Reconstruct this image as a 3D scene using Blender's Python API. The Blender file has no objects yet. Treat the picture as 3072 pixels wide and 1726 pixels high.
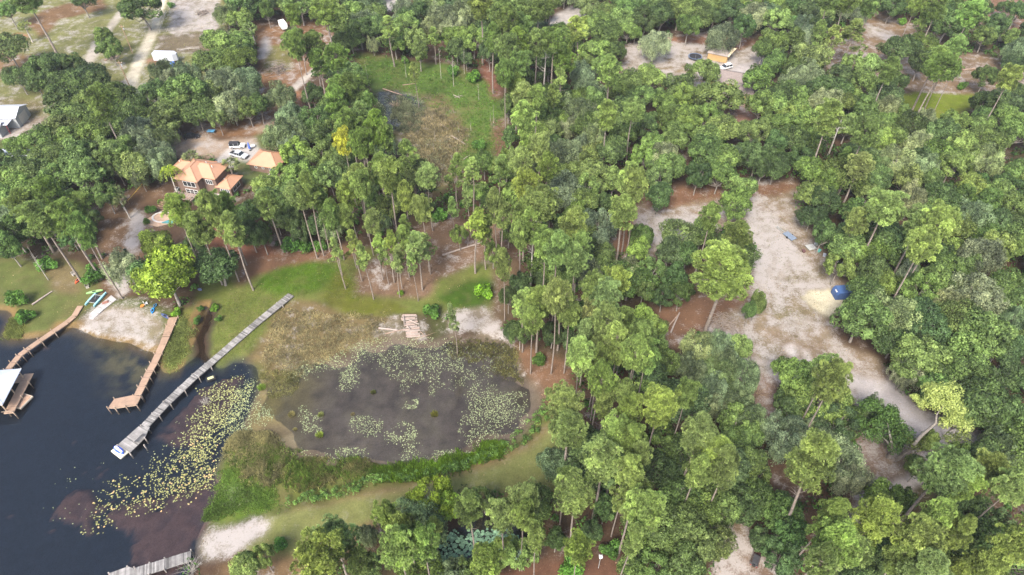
import bpy, math, random
import numpy as np
sc = bpy.context.scene
R_ = math.radians
# ------------------------------------------------------------------ camera
FPX, CAMH = 2048.0, 115.0
cd = bpy.data.cameras.new("camera"); cam = bpy.data.objects.new("camera", cd)
sc.collection.objects.link(cam); sc.camera = cam
cam.location = (0, 0, CAMH); cam.rotation_euler = (R_(45), 0, 0)
cd.sensor_width = 36; cd.lens = 24; cd.clip_start = 1; cd.clip_end = 8000
# ------------------------------------------------------------------ sky, sun, exposure
SUN_EL, SUN_AZ = 48, 203           # azimuth: compass degrees, 180 = behind the camera
w = bpy.data.worlds.new("World"); sc.world = w; w.use_nodes = True
nt = w.node_tree; nt.nodes.clear()
sky = nt.nodes.new("ShaderNodeTexSky"); sky.sky_type = 'NISHITA'; sky.sun_disc = False
sky.sun_elevation = R_(SUN_EL); sky.sun_rotation = R_(SUN_AZ)
sky.dust_density = 4.0; sky.air_density = 1.0; sky.ozone_density = 1.0
bg = nt.nodes.new("ShaderNodeBackground"); bg.inputs[1].default_value = 0.15
wo = nt.nodes.new("ShaderNodeOutputWorld")
nt.links.new(sky.outputs[0], bg.inputs[0]); nt.links.new(bg.outputs[0], wo.inputs[0])
sl = bpy.data.lights.new("sun", 'SUN'); sun = bpy.data.objects.new("sun", sl); sc.collection.objects.link(sun)
sl.energy = 2.35; sl.angle = R_(18); sl.color = (1.0, 0.95, 0.87)
az = R_(SUN_AZ); el = R_(SUN_EL)
from mathutils import Vector
sun.rotation_euler = Vector((math.sin(az)*math.cos(el), math.cos(az)*math.cos(el), math.sin(el))).to_track_quat('Z', 'Y').to_euler()
sun.location = (0, 0, 200)
sc.view_settings.view_transform = 'Standard'; sc.view_settings.look = 'None'
sc.view_settings.exposure = 1.35; sc.view_settings.gamma = 1; sc.view_settings.use_curve_mapping = False
sc.cycles.max_bounces = 6; sc.cycles.transparent_max_bounces = 6
sc.cycles.diffuse_bounces = 3; sc.cycles.glossy_bounces = 2; sc.cycles.transmission_bounces = 4

# ------------------------------------------------------------------ helpers
C45 = math.sqrt(.5)
def W(px, py, z=0.6):                       # pixel of the photograph -> point of the place at height z
    u = (px-1536)/FPX; v = (py-863)/FPX
    t = (CAMH-z)/(C45+v*C45)
    return (u*t, (C45-v*C45)*t, z)
def dist(px, py, z): 
    v = (py-863)/FPX
    return (CAMH-z)/(C45+v*C45)
def P(x, y, z):                             # point -> pixel (numpy ok)
    dz = z-CAMH
    depth = y*C45-dz*C45; up = y*C45+dz*C45
    return 1536+FPX*x/depth, 863-FPX*up/depth
K = 3072/2575.0
def D(x, y, z=0.6): return W(x*K, y*K, z)
TILE = 768/1929.0
TX = {'1':0,'2':768,'3':1536,'4':2304}; TY = {'A':0,'B':576,'C':1150}
def T(t, x, y): return (TX[t[1]]+x*TILE, TY[t[0]]+y*TILE)
def lin(c): return ((c+.055)/1.055)**2.4 if c > .04045 else c/12.92
def S(r, g, b, k=1.0): return (lin(r/255)/k, lin(g/255)/k, lin(b/255)/k)
rng = np.random.default_rng(7)
def vnoise(x, y, scale, seed=0):
    x = np.asarray(x)/scale+1000.3; y = np.asarray(y)/scale+1000.7
    g = np.random.default_rng(seed).random((256, 256))
    xi = np.floor(x).astype(int); yi = np.floor(y).astype(int); fx = x-xi; fy = y-yi
    fx = fx*fx*(3-2*fx); fy = fy*fy*(3-2*fy)
    a = g[xi % 256, yi % 256]; b = g[(xi+1) % 256, yi % 256]; c = g[xi % 256, (yi+1) % 256]; d = g[(xi+1) % 256, (yi+1) % 256]
    return (a*(1-fx)+b*fx)*(1-fy)+(c*(1-fx)+d*fx)*fy
def fbm(x, y, scale, seed=0, octv=4):
    s = 0; a = 1; t = 0
    for i in range(octv):
        s = s+a*vnoise(x, y, scale/2**i, seed+i); t += a; a *= .55
    return s/t
def pip(x, y, poly):
    ins = np.zeros(np.shape(x), bool); n = len(poly); j = n-1
    for i in range(n):
        xi, yi = poly[i][:2]; xj, yj = poly[j][:2]
        if yi != yj:
            ins ^= ((yi > y) != (yj > y)) & (x < (xj-xi)*(y-yi)/(yj-yi)+xi)
        j = i
    return ins

# ------------------------------------------------------------------ tagging
def tag(o, label=None, cat=None, group=None, kind=None):
    if label: o['label'] = label
    if cat: o['category'] = cat
    if group: o['group'] = group
    if kind: o['kind'] = kind
    return o
def link(o, parent=None):
    sc.collection.objects.link(o)
    if parent: o.parent = parent
    return o
def thing(name, label, cat, loc=(0,0,0), rz=0, group=None):
    o = bpy.data.objects.new(name, None); o.empty_display_size = .5; link(o)
    o.location = loc; o.rotation_euler = (0, 0, rz)
    return tag(o, label, cat, group)
def copy_tree(o, parent=None):
    c = o.copy(); link(c); c.parent = parent
    for ch in o.children: copy_tree(ch, c)
    return c
# ------------------------------------------------------------------ materials
def newmat(name):
    m = bpy.data.materials.new(name); m.use_nodes = True; n = m.node_tree.nodes; n.clear()
    return m, m.node_tree, n, m.node_tree.links
MATS = {}
def mat(name, col, rough=.7, metal=0, var=.12, nscale=3.0, bump=0.0, spec=.4, tone=False, emit=None):
    """painted / weathered solid material: base colour with noise wear and fine relief"""
    if name in MATS: return MATS[name]
    m, t, n, l = newmat(name)
    out = n.new("ShaderNodeOutputMaterial"); b = n.new("ShaderNodeBsdfPrincipled")
    tc = n.new("ShaderNodeTexCoord"); nz = n.new("ShaderNodeTexNoise"); nz.inputs['Scale'].default_value = nscale
    nz.inputs['Detail'].default_value = 5
    l.new(tc.outputs['Object'], nz.inputs['Vector'])
    mr = n.new("ShaderNodeMapRange"); mr.inputs[1].default_value = .3; mr.inputs[2].default_value = .7
    mr.inputs[3].default_value = 1-var; mr.inputs[4].default_value = 1+var
    l.new(nz.outputs[0], mr.inputs[0])
    mx = n.new("ShaderNodeMix"); mx.data_type = 'RGBA'; mx.blend_type = 'MULTIPLY'; mx.inputs[0].default_value = 1
    mx.inputs[6].default_value = (*col, 1)
    last = mr.outputs[0]
    if tone:
        at = n.new("ShaderNodeAttribute"); at.attribute_name = 'tone'
        mu = n.new("ShaderNodeMath"); mu.operation = 'MULTIPLY'; l.new(at.outputs['Fac'], mu.inputs[0]); l.new(last, mu.inputs[1]); last = mu.outputs[0]
    l.new(last, mx.inputs[7]); l.new(mx.outputs[2], b.inputs['Base Color'])
    b.inputs['Roughness'].default_value = rough; b.inputs['Metallic'].default_value = metal
    b.inputs['Specular IOR Level'].default_value = spec
    if bump:
        bp = n.new("ShaderNodeBump"); bp.inputs['Strength'].default_value = bump; bp.inputs['Distance'].default_value = .03
        l.new(nz.outputs[0], bp.inputs['Height']); l.new(bp.outputs[0], b.inputs['Normal'])
    l.new(b.outputs[0], out.inputs[0]); MATS[name] = m
    return m
def leafmat(name, objcol=True, col=(.06,.1,.03), transl=.35, hue=(.35)):
    """foliage: the tree's own colour x a per-clump tone attribute; thin leaves let light through"""
    m, t, n, l = newmat(name)
    out = n.new("ShaderNodeOutputMaterial"); b = n.new("ShaderNodeBsdfPrincipled"); tr = n.new("ShaderNodeBsdfTranslucent")
    at = n.new("ShaderNodeAttribute"); at.attribute_name = 'tone'
    if objcol:
        oi = n.new("ShaderNodeObjectInfo"); src = oi.outputs['Color']
    else:
        rgb = n.new("ShaderNodeRGB"); rgb.outputs[0].default_value = (*col, 1); src = rgb.outputs[0]
    # young leaves are yellower, old ones bluer
    yl = n.new("ShaderNodeMix"); yl.data_type = 'RGBA'; yl.blend_type = 'MULTIPLY'; yl.inputs[0].default_value = 1
    ramp = n.new("ShaderNodeValToRGB"); ramp.color_ramp.elements[0].position = .45; ramp.color_ramp.elements[0].color = (.52,.56,.6,1)
    ramp.color_ramp.elements[1].position = 1.0; ramp.color_ramp.elements[1].color = (1,1,1,1)
    e = ramp.color_ramp.elements.new(.75); e.color = (.78,.82,.82,1)
    sb = n.new("ShaderNodeMath"); sb.operation = 'MULTIPLY'; sb.inputs[1].default_value = .7; l.new(at.outputs['Fac'], sb.inputs[0])
    l.new(sb.outputs[0], ramp.inputs[0])
    l.new(src, yl.inputs[6]); l.new(ramp.outputs[0], yl.inputs[7])
    gn = n.new("ShaderNodeMix"); gn.data_type = 'RGBA'; gn.blend_type = 'MULTIPLY'; gn.inputs[0].default_value = 1
    sc2 = n.new("ShaderNodeMath"); sc2.operation = 'MULTIPLY'; sc2.inputs[1].default_value = 1.25; l.new(at.outputs['Fac'], sc2.inputs[0])
    l.new(yl.outputs[2], gn.inputs[6]); l.new(sc2.outputs[0], gn.inputs[7])
    l.new(gn.outputs[2], b.inputs['Base Color']); l.new(gn.outputs[2], tr.inputs[0])
    b.inputs['Roughness'].default_value = .55; b.inputs['Specular IOR Level'].default_value = .25
    ms = n.new("ShaderNodeMixShader"); ms.inputs[0].default_value = transl
    l.new(b.outputs[0], ms.inputs[1]); l.new(tr.outputs[0], ms.inputs[2]); l.new(ms.outputs[0], out.inputs[0])
    MATS[name] = m
    return m
LEAF = leafmat('foliage'); 
# ------------------------------------------------------------------ numpy mesh
def quadmesh(name, V, Q, material, tone=None, smooth=False):
    V = np.asarray(V, np.float32).reshape(-1, 3); Q = np.asarray(Q, np.int32).reshape(-1, 4)
    me = bpy.data.meshes.new(name)
    me.vertices.add(len(V)); me.vertices.foreach_set('co', V.ravel())
    me.loops.add(len(Q)*4); me.loops.foreach_set('vertex_index', Q.ravel())
    me.polygons.add(len(Q)); me.polygons.foreach_set('loop_start', np.arange(0, len(Q)*4, 4, dtype=np.int32))
    if smooth: me.polygons.foreach_set('use_smooth', np.ones(len(Q), bool))
    me.update(calc_edges=True)
    if tone is not None:
        a = me.attributes.new('tone', 'FLOAT', 'POINT'); a.data.foreach_set('value', np.asarray(tone, np.float32).ravel())
    me.materials.append(material)
    return me
def unit(v): return v/np.maximum(np.linalg.norm(v, axis=-1, keepdims=True), 1e-9)
def rhombs(c, nrm, a, b, r):
    """one rhombic leaf blade per centre"""
    N = len(c); h = r.normal(size=(N, 3)); t = unit(np.cross(nrm, h)); s = np.cross(nrm, t)
    a = np.broadcast_to(np.asarray(a), (N,))[:, None]; b = np.broadcast_to(np.asarray(b), (N,))[:, None]
    V = np.stack([c-t*a, c-s*b+nrm*b*.25, c+t*a, c+s*b+nrm*b*.25], 1)
    return V.reshape(-1, 3)
def blades(p, d, ln, wd, r):
    N = len(p); t = unit(np.cross(d, r.normal(size=(N, 3))))
    ln = np.broadcast_to(np.asarray(ln), (N,))[:, None]; wd = np.broadcast_to(np.asarray(wd), (N,))[:, None]
    V = np.stack([p, p+d*ln*.5-t*wd, p+d*ln, p+d*ln*.5+t*wd], 1)
    return V.reshape(-1, 3)
def qidx(nq): return np.arange(nq*4).reshape(-1, 4)
def tube(pts, rad, n=6):
    pts = np.asarray(pts, float); m = len(pts); V = []; Q = []
    for i in range(m):
        d = pts[min(i+1, m-1)]-pts[max(i-1, 0)]; d = d/np.linalg.norm(d)
        h = np.array([0, 0, 1.]) if abs(d[2]) < .9 else np.array([1., 0, 0])
        t = np.cross(d, h); t /= np.linalg.norm(t); s = np.cross(d, t)
        for k in range(n):
            a = 2*math.pi*k/n; V.append(pts[i]+(t*math.cos(a)+s*math.sin(a))*rad[i])
    for i in range(m-1):
        for k in range(n):
            k2 = (k+1) % n; Q.append((i*n+k, i*n+k2, (i+1)*n+k2, (i+1)*n+k))
    return np.array(V), np.array(Q)
class Q3:
    def __init__(s): s.V = []; s.Q = []; s.n = 0
    def add(s, V, Q): s.V.append(V); s.Q.append(np.asarray(Q)+s.n); s.n += len(V)
    def tube(s, pts, rad, n=6): s.add(*tube(pts, rad, n))
    def mesh(s, name, m, tone=None): return quadmesh(name, np.concatenate(s.V), np.concatenate(s.Q), m, tone, True)
class MB:
    """collects boxes, prisms, tubes; build() links them as one mesh"""
    def __init__(s): s.V = []; s.F = []; s.tone = []
    def add(s, V, F, tone=1.0):
        o = len(s.V); s.V += [tuple(v) for v in V]; s.F += [tuple(i+o for i in f) for f in F]; s.tone += [tone]*len(V); return s
    def box(s, x0, x1, y0, y1, z0, z1, tone=1.0):
        V = [(x0,y0,z0),(x1,y0,z0),(x1,y1,z0),(x0,y1,z0),(x0,y0,z1),(x1,y0,z1),(x1,y1,z1),(x0,y1,z1)]
        return s.add(V, [(0,3,2,1),(4,5,6,7),(0,1,5,4),(1,2,6,5),(2,3,7,6),(3,0,4,7)], tone)
    def prism(s, poly, z0, z1, tone=1.0):
        n = len(poly); a = sum(poly[i][0]*poly[(i+1)%n][1]-poly[(i+1)%n][0]*poly[i][1] for i in range(n))
        if a < 0: poly = poly[::-1]
        V = [(p[0],p[1],z0) for p in poly]+[(p[0],p[1],z1) for p in poly]
        F = [tuple(range(n))[::-1], tuple(range(n, 2*n))]+[(i,(i+1)%n,n+(i+1)%n,n+i) for i in range(n)]
        return s.add(V, F, tone)
    def side(s, prof, y0, y1, tone=1.0):      # profile in x,z extruded along y
        n = len(prof); a = sum(prof[i][0]*prof[(i+1)%n][1]-prof[(i+1)%n][0]*prof[i][1] for i in range(n))
        if a < 0: prof = prof[::-1]
        V = [(p[0],y0,p[1]) for p in prof]+[(p[0],y1,p[1]) for p in prof]
        F = [tuple(range(n)), tuple(range(n, 2*n))[::-1]]+[(i,n+i,n+(i+1)%n,(i+1)%n) for i in range(n)]
        return s.add(V, F, tone)
    def tube(s, pts, r, n=8, tone=1.0, caps=True):
        rad = r if hasattr(r, '__len__') else [r]*len(pts)
        V, Q = tube(pts, rad, n); F = [tuple(q) for q in Q.tolist()]
        if caps: F += [tuple(range(n))[::-1], tuple(range(len(V)-n, len(V)))]
        return s.add(V.tolist(), F, tone)
    def cyl(s, x, y, z0, z1, r, n=10, tone=1.0): return s.tube([(x,y,z0),(x,y,z1)], r, n, tone)
    def build(s, name, m, parent=None, bevel=0, smooth=False):
        me = bpy.data.meshes.new(name); me.from_pydata(s.V, [], s.F); me.update()
        a = me.attributes.new('tone', 'FLOAT', 'POINT'); a.data.foreach_set('value', np.array(s.tone, np.float32))
        me.materials.append(m); o = bpy.data.objects.new(name, me); link(o, parent)
        if smooth: me.polygons.foreach_set('use_smooth', np.ones(len(me.polygons), bool))
        if bevel:
            b = o.modifiers.new('bevel', 'BEVEL'); b.width = bevel; b.segments = 2; b.limit_method = 'ANGLE'
        return o
# ================================================================== GROUND
def G(r, g, b): return S(r, g, b, 2.5)
LAKE = [D(*p, 0)[:2] for p in [(-60,778),(30,782),(42,800),(0,850),(60,850),(110,842),(150,822),(196,820),(240,845),(300,862),(388,886),(404,902),(412,946),(434,942),(486,900),(484,850),(490,790),(516,758),(543,775),(540,800),(527,840),(520,870),(524,900),(547,932),(585,902),(622,905),(648,940),(640,1000),(612,1080),(565,1128),(545,1180),(538,1230),(524,1315),(500,1360),(498,1400),(470,1460),(440,1560)]]+[(-120,-40),(-200,-1800),(-2500,-1800),(-2500,200),(-150,125)]
POND = [D(*p, 0)[:2] for p in [(640,1000),(650,960),(700,945),(790,925),(860,895),(950,866),(1100,862),(1180,850),(1250,850),(1290,885),(1320,960),(1355,1010),(1335,1060),(1250,1118),(1150,1150),(1000,1165),(850,1165),(760,1150),(712,1100),(640,1060),(600,1090)]]
# (polygon in picture-plan units, colour, sandy speckle, height, is_open)
Z = []
def zone(poly, col, sp=0., h=None, op=True, soft=1.0, tufts=0):
    if sp >= .5: col = tuple(a*.5+b*.5 for a, b in zip(col, (158,138,112)))
    if min(col) > 170: col = tuple(min(c_*1.10, 255) for c_ in col)
    Z.append(([D(*p)[:2] for p in poly], G(*col), sp, h, op, soft))
zone([(-80,-60),(560,-60),(575,100),(520,200),(440,300),(330,260),(120,295),(-80,345)], (152,152,94), .24)
zone([(-60,240),(100,255),(110,290),(-60,330)], (150,140,98), .2)
zone([(60,60),(110,25),(260,-10),(262,25),(150,48),(105,95)], (150,118,85), .1)
zone([(-40,130),(38,85),(66,92),(30,128),(0,158),(-40,190)], (192,135,100), .1)
zone([(-20,140),(100,140),(60,200),(-20,200)], (160,130,95), .2)
zone([(140,230),(330,200),(330,260),(200,300)], (165,150,120), .5)
zone([(432,0),(552,-10),(548,76),(428,86)], (212,203,196), .6)
zone([(395,90),(545,80),(535,132),(388,138)], (142,128,103), .15)
zone([(370,150),(420,135),(420,160),(380,165)], (190,150,120), .1)
zone([(403,-20),(424,-20),(397,80),(362,160),(334,240),(300,238),(332,160),(377,70)], (238,222,198), .0, None, True, .2)
zone([(330,12),(318,26),(292,62),(268,95),(228,170),(198,170),(236,108),(264,74),(308,16)], (206,196,180), .2, None, True, .2)
zone([(-80,345),(60,300),(125,290),(118,325),(92,352),(60,350),(-80,365)], (178,164,146), .5)
zone([(-80,362),(60,352),(50,385),(-80,392)], (108,128,70), 0)
zone([(590,240),(655,170),(640,60),(800,55),(870,110),(820,165),(745,220),(765,262),(715,340),(600,345),(470,340),(520,300)], (160,122,88), .2)
zone([(660,120),(735,105),(730,175),(670,185)], (148,142,86), .2)
zone([(690,240),(760,230),(765,270),(700,290)], (172,124,92), .1)
zone([(655,100),(668,90),(676,120),(660,150),(650,150)], (212,204,196), .4)
zone([(832,128),(842,140),(800,180),(755,215),(740,232),(735,215),(780,178)], (206,196,182), .2, None, True, .3)
zone([(728,232),(742,240),(720,285),(690,315),(650,335),(640,325),(685,300)], (196,174,148), .2, None, True, .3)
zone([(430,345),(500,338),(560,352),(640,345),(700,330),(720,340),(650,385),(612,418),(540,418),(520,392),(430,392)], (200,176,152), .4)
zone([(528,418),(575,372),(600,362),(645,362),(655,378),(632,400),(612,420)], (212,205,198), .0, None, True, .15)
zone([(596,402),(702,430),(720,470),(660,480),(600,455)], (122,134,80), .05)
zone([(640,340),(700,330),(705,370),(655,375)], (120,132,80), .05)
zone([(235,570),(268,520),(318,485),(402,470),(440,500),(430,560),(365,620),(345,700),(330,745),(270,765),(205,742),(248,690),(268,620)], (146,116,88), .15)
zone([(335,520),(356,540),(352,600),(330,660),(318,740),(290,750),(285,700),(318,640),(325,580)], (182,170,156), .8)
zone([(-80,640),(80,650),(200,665),(250,705),(240,768),(205,790),(192,812),(120,838),(62,835),(30,790),(-80,786)], (124,134,74), 0)
zone([(90,660),(190,670),(215,740),(130,730)], (150,134,94), .05)
zone([(-30,778),(30,778),(62,800),(60,840),(30,850),(0,862),(-30,855)], (128,132,60), 0, .25)
zone([(200,800),(250,760),(330,752),(440,780),(430,830),(400,850),(380,800),(260,790)], (112,124,70), .2)
zone([(192,822),(232,785),(285,768),(360,782),(418,800),(420,822),(398,862),(388,888),(300,864),(240,847)], (208,196,176), .5, .35, True, 1.2)
zone([(205,828),(250,838),(330,858),(390,880),(388,892),(300,872),(215,845)], (190,160,112), .25, .1)
zone([(425,790),(490,770),(505,740),(525,750),(490,800),(484,900),(434,944),(410,945),(405,905),(425,850)], (134,144,66), 0, .3)
zone([(490,765),(510,700),(600,668),(700,640),(880,625),(1240,640),(1275,700),(1280,790),(1200,812),(1100,785),(980,795),(880,800),(780,750),(728,762),(650,870),(600,900),(547,934),(522,898),(545,778),(525,745)], (128,138,70), .0, .45)
zone([(690,668),(800,655),(880,690),(880,735),(780,725),(690,740),(640,710)], (98,132,38), 0)
zone([(860,680),(930,750),(1020,770),(1020,790),(880,795),(800,750)], (122,128,50), 0)
zone([(1100,745),(1180,700),(1240,700),(1250,760),(1170,775)], (82,112,38), 0)
zone([(590,650),(700,628),(900,620),(900,648),(720,665),(640,692),(598,722)], (152,116,90), .14)
zone([(895,690),(960,640),(1100,555),(1275,560),(1282,650),(1180,660),(1100,700),(1090,740),(1000,752),(900,738)], (150,122,98), .15)
zone([(1235,660),(1300,650),(1290,800),(1250,830),(1235,770)], (128,108,84), .1)
zone([(702,765),(755,748),(860,790),(1000,805),(960,862),(845,892),(745,938),(690,950),(650,965),(615,905),(652,850)], (148,130,90), .1, .14)
zone([(618,905),(665,915),(665,965),(640,1005),(600,980)], (130,128,74), .1, .02)
zone([(660,950),(760,930),(820,900),(840,930),(760,990),(700,1010)], (128,112,62), .05, .04)
zone([(930,840),(1000,795),(1060,800),(1070,850),(1000,856)], (150,138,112), .26)
zone([(1008,794),(1044,792),(1062,846),(1024,850)], (98,90,62), .0, None, True, .5)
zone([(1060,790),(1120,760),(1130,840),(1080,860)], (100,104,62), .1, .12)
zone([(1130,785),(1225,768),(1270,830),(1285,870),(1240,850),(1200,832),(1130,835)], (172,164,152), .7)
zone([(1180,840),(1290,860),(1330,960),(1300,960),(1250,900)], (112,104,66), .2, .05)
zone([(1285,862),(1340,880),(1440,930),(1450,1000),(1385,1015),(1360,1005),(1325,950)], (158,122,94), .1)
zone([(718,1278),(960,1228),(1150,1192),(1300,1122),(1388,1052),(1450,1045),(1450,1180),(1395,1235),(1200,1245),(1000,1292),(900,1335),(745,1395),(600,1410),(655,1302)], (150,154,92), .03, .9)
zone([(900,1255),(1200,1195),(1330,1130),(1390,1070),(1385,1050),(1300,1118),(1150,1187),(960,1222),(718,1272),(720,1285)], (164,138,100), .05, .8)
zone([(740,1395),(900,1335),(1000,1292),(1010,1310),(920,1350),(760,1415)], (156,128,95), .1)
zone([(505,1345),(548,1312),(660,1300),(690,1325),(620,1380),(560,1415),(500,1410)], (205,198,192), .7, .5)
zone([(545,1175),(562,1150),(620,1190),(700,1232),(722,1275),(650,1296),(526,1320),(540,1232)], (112,142,52), .0, .25)
zone([(560,1410),(760,1400),(800,1440),(780,1500),(560,1500)], (150,122,88), .1)
zone([(545,1130),(620,1085),(700,1105),(720,1160),(860,1165),(1000,1170),(1150,1152),(1250,1118),(1340,1062),(1385,1010),(1392,1050),(1300,1122),(1150,1190),(960,1226),(720,1276),(640,1200),(560,1160)], (118,128,64), 0, .3)
zone([(1530,640),(1590,525),(1700,485),(1800,455),(2018,456),(2014,540),(2062,620),(2112,700),(2155,720),(2155,745),(2090,770),(2090,850),(2200,900),(2262,990),(2140,965),(2000,905),(1890,925),(1800,868),(1690,870),(1668,800),(1740,752),(1900,720),(1895,620),(1850,556),(1760,602),(1600,650)], (176,154,128), .42)
zone([(1600,540),(1760,545),(1800,570),(1700,620),(1610,610)], (190,176,160), .7)
zone([(1620,490),(1800,462),(2018,458),(1960,490),(1800,500),(1640,530)], (164,124,96), .2)
zone([(1880,520),(1950,540),(2010,640),(2040,720),(1960,745),(1905,705),(1890,600)], (196,188,180), .8)
zone([(1950,680),(2080,690),(2080,800),(1990,850),(1930,780)], (164,150,118), .5)
zone([(2012,748),(2036,731),(2112,726),(2125,772),(2090,800),(2058,786)], (238,222,192), .0, None, True, .4)
zone([(1700,795),(1800,792),(1880,840),(1950,860),(1930,900),(1890,925),(1800,868),(1730,850)], (184,160,142), .5)
zone([(1545,640),(1560,560),(1600,520),(1600,640)], (156,114,86), .05)
zone([(1650,790),(1740,742),(1900,745),(1800,800),(1740,870),(1690,872)], (152,116,90), .14)
zone([(1885,895),(1990,905),(2150,945),(2260,1002),(2440,1075),(2490,1115),(2410,1140),(2300,1090),(2180,1030),(2080,985),(1890,945)], (200,190,186), .5)
zone([(2140,950),(2250,960),(2310,1050),(2440,1080),(2480,1120),(2360,1130),(2200,1040)], (206,198,196), .3)
zone([(2150,1085),(2340,1115),(2400,1150),(2260,1200),(2150,1280),(2145,1180)], (165,140,122), .4)
zone([(2130,1305),(2195,1232),(2350,1168),(2400,1180),(2210,1262),(2150,1335)], (204,194,188), .2, None, True, .4)
zone([(1868,950),(1955,945),(1960,1070),(1880,1060)], (158,132,116), .3)
zone([(1560,120),(1640,98),(1850,76),(1905,110),(1925,150),(1890,215),(1800,232),(1700,226),(1640,205),(1565,190)], (170,150,110), .6)
zone([(1640,100),(1850,78),(1905,105),(1860,130),(1750,110)], (180,132,102), .2)
zone([(1800,215),(1812,190),(1850,166),(1912,143),(1925,160),(1885,195),(1870,245),(1815,235)], (202,194,190), .3)
zone([(1850,250),(1900,240),(1900,340),(1850,330)], (170,130,108), .2)
zone([(948,-20),(1002,-20),(1002,28),(960,26)], (206,200,196), .2)
zone([(1375,62),(1400,35),(1455,12),(1520,20),(1470,50),(1420,72)], (196,188,180), .4)
zone([(2040,135),(2100,100),(2190,30),(2300,60),(2400,130),(2600,165),(2600,250),(2480,245),(2400,255),(2250,212),(2110,215)], (158,132,102), .3)
zone([(2180,60),(2240,80),(2290,105),(2260,112),(2190,85)], (196,184,170), .6)
zone([(2395,-20),(2600,-20),(2600,70),(2480,80)], (160,124,98), .2)
zone([(2225,252),(2300,234),(2452,236),(2446,268),(2360,312),(2250,300)], (142,160,52), 0)
zone([(890,130),(1000,150),(1120,160),(1240,205),(1275,290),(1262,400),(1150,425),(1105,480),(1050,420),(960,320),(930,230)], (108,136,62), 0, .35)
zone([(1010,240),(1120,235),(1180,330),(1160,400),(1130,470),(1060,470),(1040,400),(970,320)], (142,130,88), .1, .2)
zone([(935,225),(1000,222),(1062,245),(1082,300),(1030,330),(972,322)], (92,96,80), .1, -.02)
zone([(1195,120),(1225,140),(1262,235),(1240,250),(1215,190)], (150,104,84), .1)
zone([(1235,300),(1275,300),(1262,420),(1238,420)], (140,110,86), .1)
zone([(1790,1290),(1860,1270),(1900,1360),(2000,1500),(1790,1500)], (150,118,104), .5)
zone([(1240,1425),(1560,1400),(1570,1500),(1240,1500)], (134,98,78), .0)
zone([(520,560),(660,600),(700,640),(600,650),(520,620)], (150,104,80), .05)
for q_ in [[(1960,868),(2000,866),(2008,898),(1985,896)],[(2018,882),(2030,880),(2045,912),(2036,918)],[(2000,908),(2012,904),(2040,925),(2030,930)],[(1905,905),(1980,918),(2060,930),(2058,938),(1975,926),(1900,912)],[(1925,700),(1950,640),(1958,642),(1935,702)],[(1955,705),(1980,650),(1987,652),(1965,707)],[(1960,820),(2040,800),(2042,805),(1962,826)]]: zone(q_, (226,216,208), .0, None, True, .35)
BPOND = [D(*p, 0)[:2] for p in [(1085,1380),(1120,1335),(1200,1290),(1345,1325),(1360,1380),(1230,1440),(1110,1430)]]
WEED = [[(150,1255),(185,1222),(238,1236),(262,1300),(238,1325),(200,1312),(160,1292)], [(325,1295),(400,1262),(480,1235),(545,1195),(530,1300),(500,1350),(480,1402),(440,1460),(300,1500),(330,1425),(352,1380),(345,1340)],
        [(385,1100),(440,1060),(490,1005),(560,945),(628,960),(560,1060),(492,1125),(450,1118),(440,1090)], [(218,1165),(245,1138),(266,1150),(262,1180),(235,1205),(222,1190)], [(255,1290),(330,1265),(400,1285),(350,1320)]]
WEED = [[D(*p, -.5)[:2] for p in w_] for w_ in WEED]
SHAL = [D(*p, -.3)[:2] for p in [(200,818),(300,858),(395,885),(400,930),(370,975),(300,970),(240,920),(190,850)]]

STEP = .55
xs = np.arange(-232, 232.01, STEP); ys = np.arange(34, 306, STEP)
NX, NY = len(xs), len(ys)
X, Y = np.meshgrid(xs, ys, indexing='ij')
wx = X+(fbm(X, Y, 9, 11)-.5)*7+(vnoise(X, Y, 1.6, 21)-.5)*1.3; wy = Y+(fbm(X, Y, 9, 31)-.5)*7+(vnoise(X, Y, 1.6, 41)-.5)*1.3
wx2 = X+(fbm(X, Y, 4, 51)-.5)*2.4; wy2 = Y+(fbm(X, Y, 4, 61)-.5)*2.4
def blur(a, r):
    for ax in (0, 1):
        k = 2*r+1; c = np.cumsum(np.pad(a, [(r+1, r) if i == ax else (0, 0) for i in (0, 1)], mode='edge'), axis=ax)
        a = (np.take(c, range(k, c.shape[ax]), ax)-np.take(c, range(0, c.shape[ax]-k), ax))/k
    return a
col = np.zeros((NX, NY, 3)); col[:] = G(108,86,68)
fl = fbm(X, Y, 14, 5)[..., None]; col = col*(1-.8*np.clip(fl*2-1, 0, 1))+np.array(G(84,96,54))*.8*np.clip(fl*2-1, 0, 1)
spk = np.full((NX, NY), .08); hgt = np.full((NX, NY), .6)
OPEN = np.zeros((NX, NY), bool)
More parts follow.
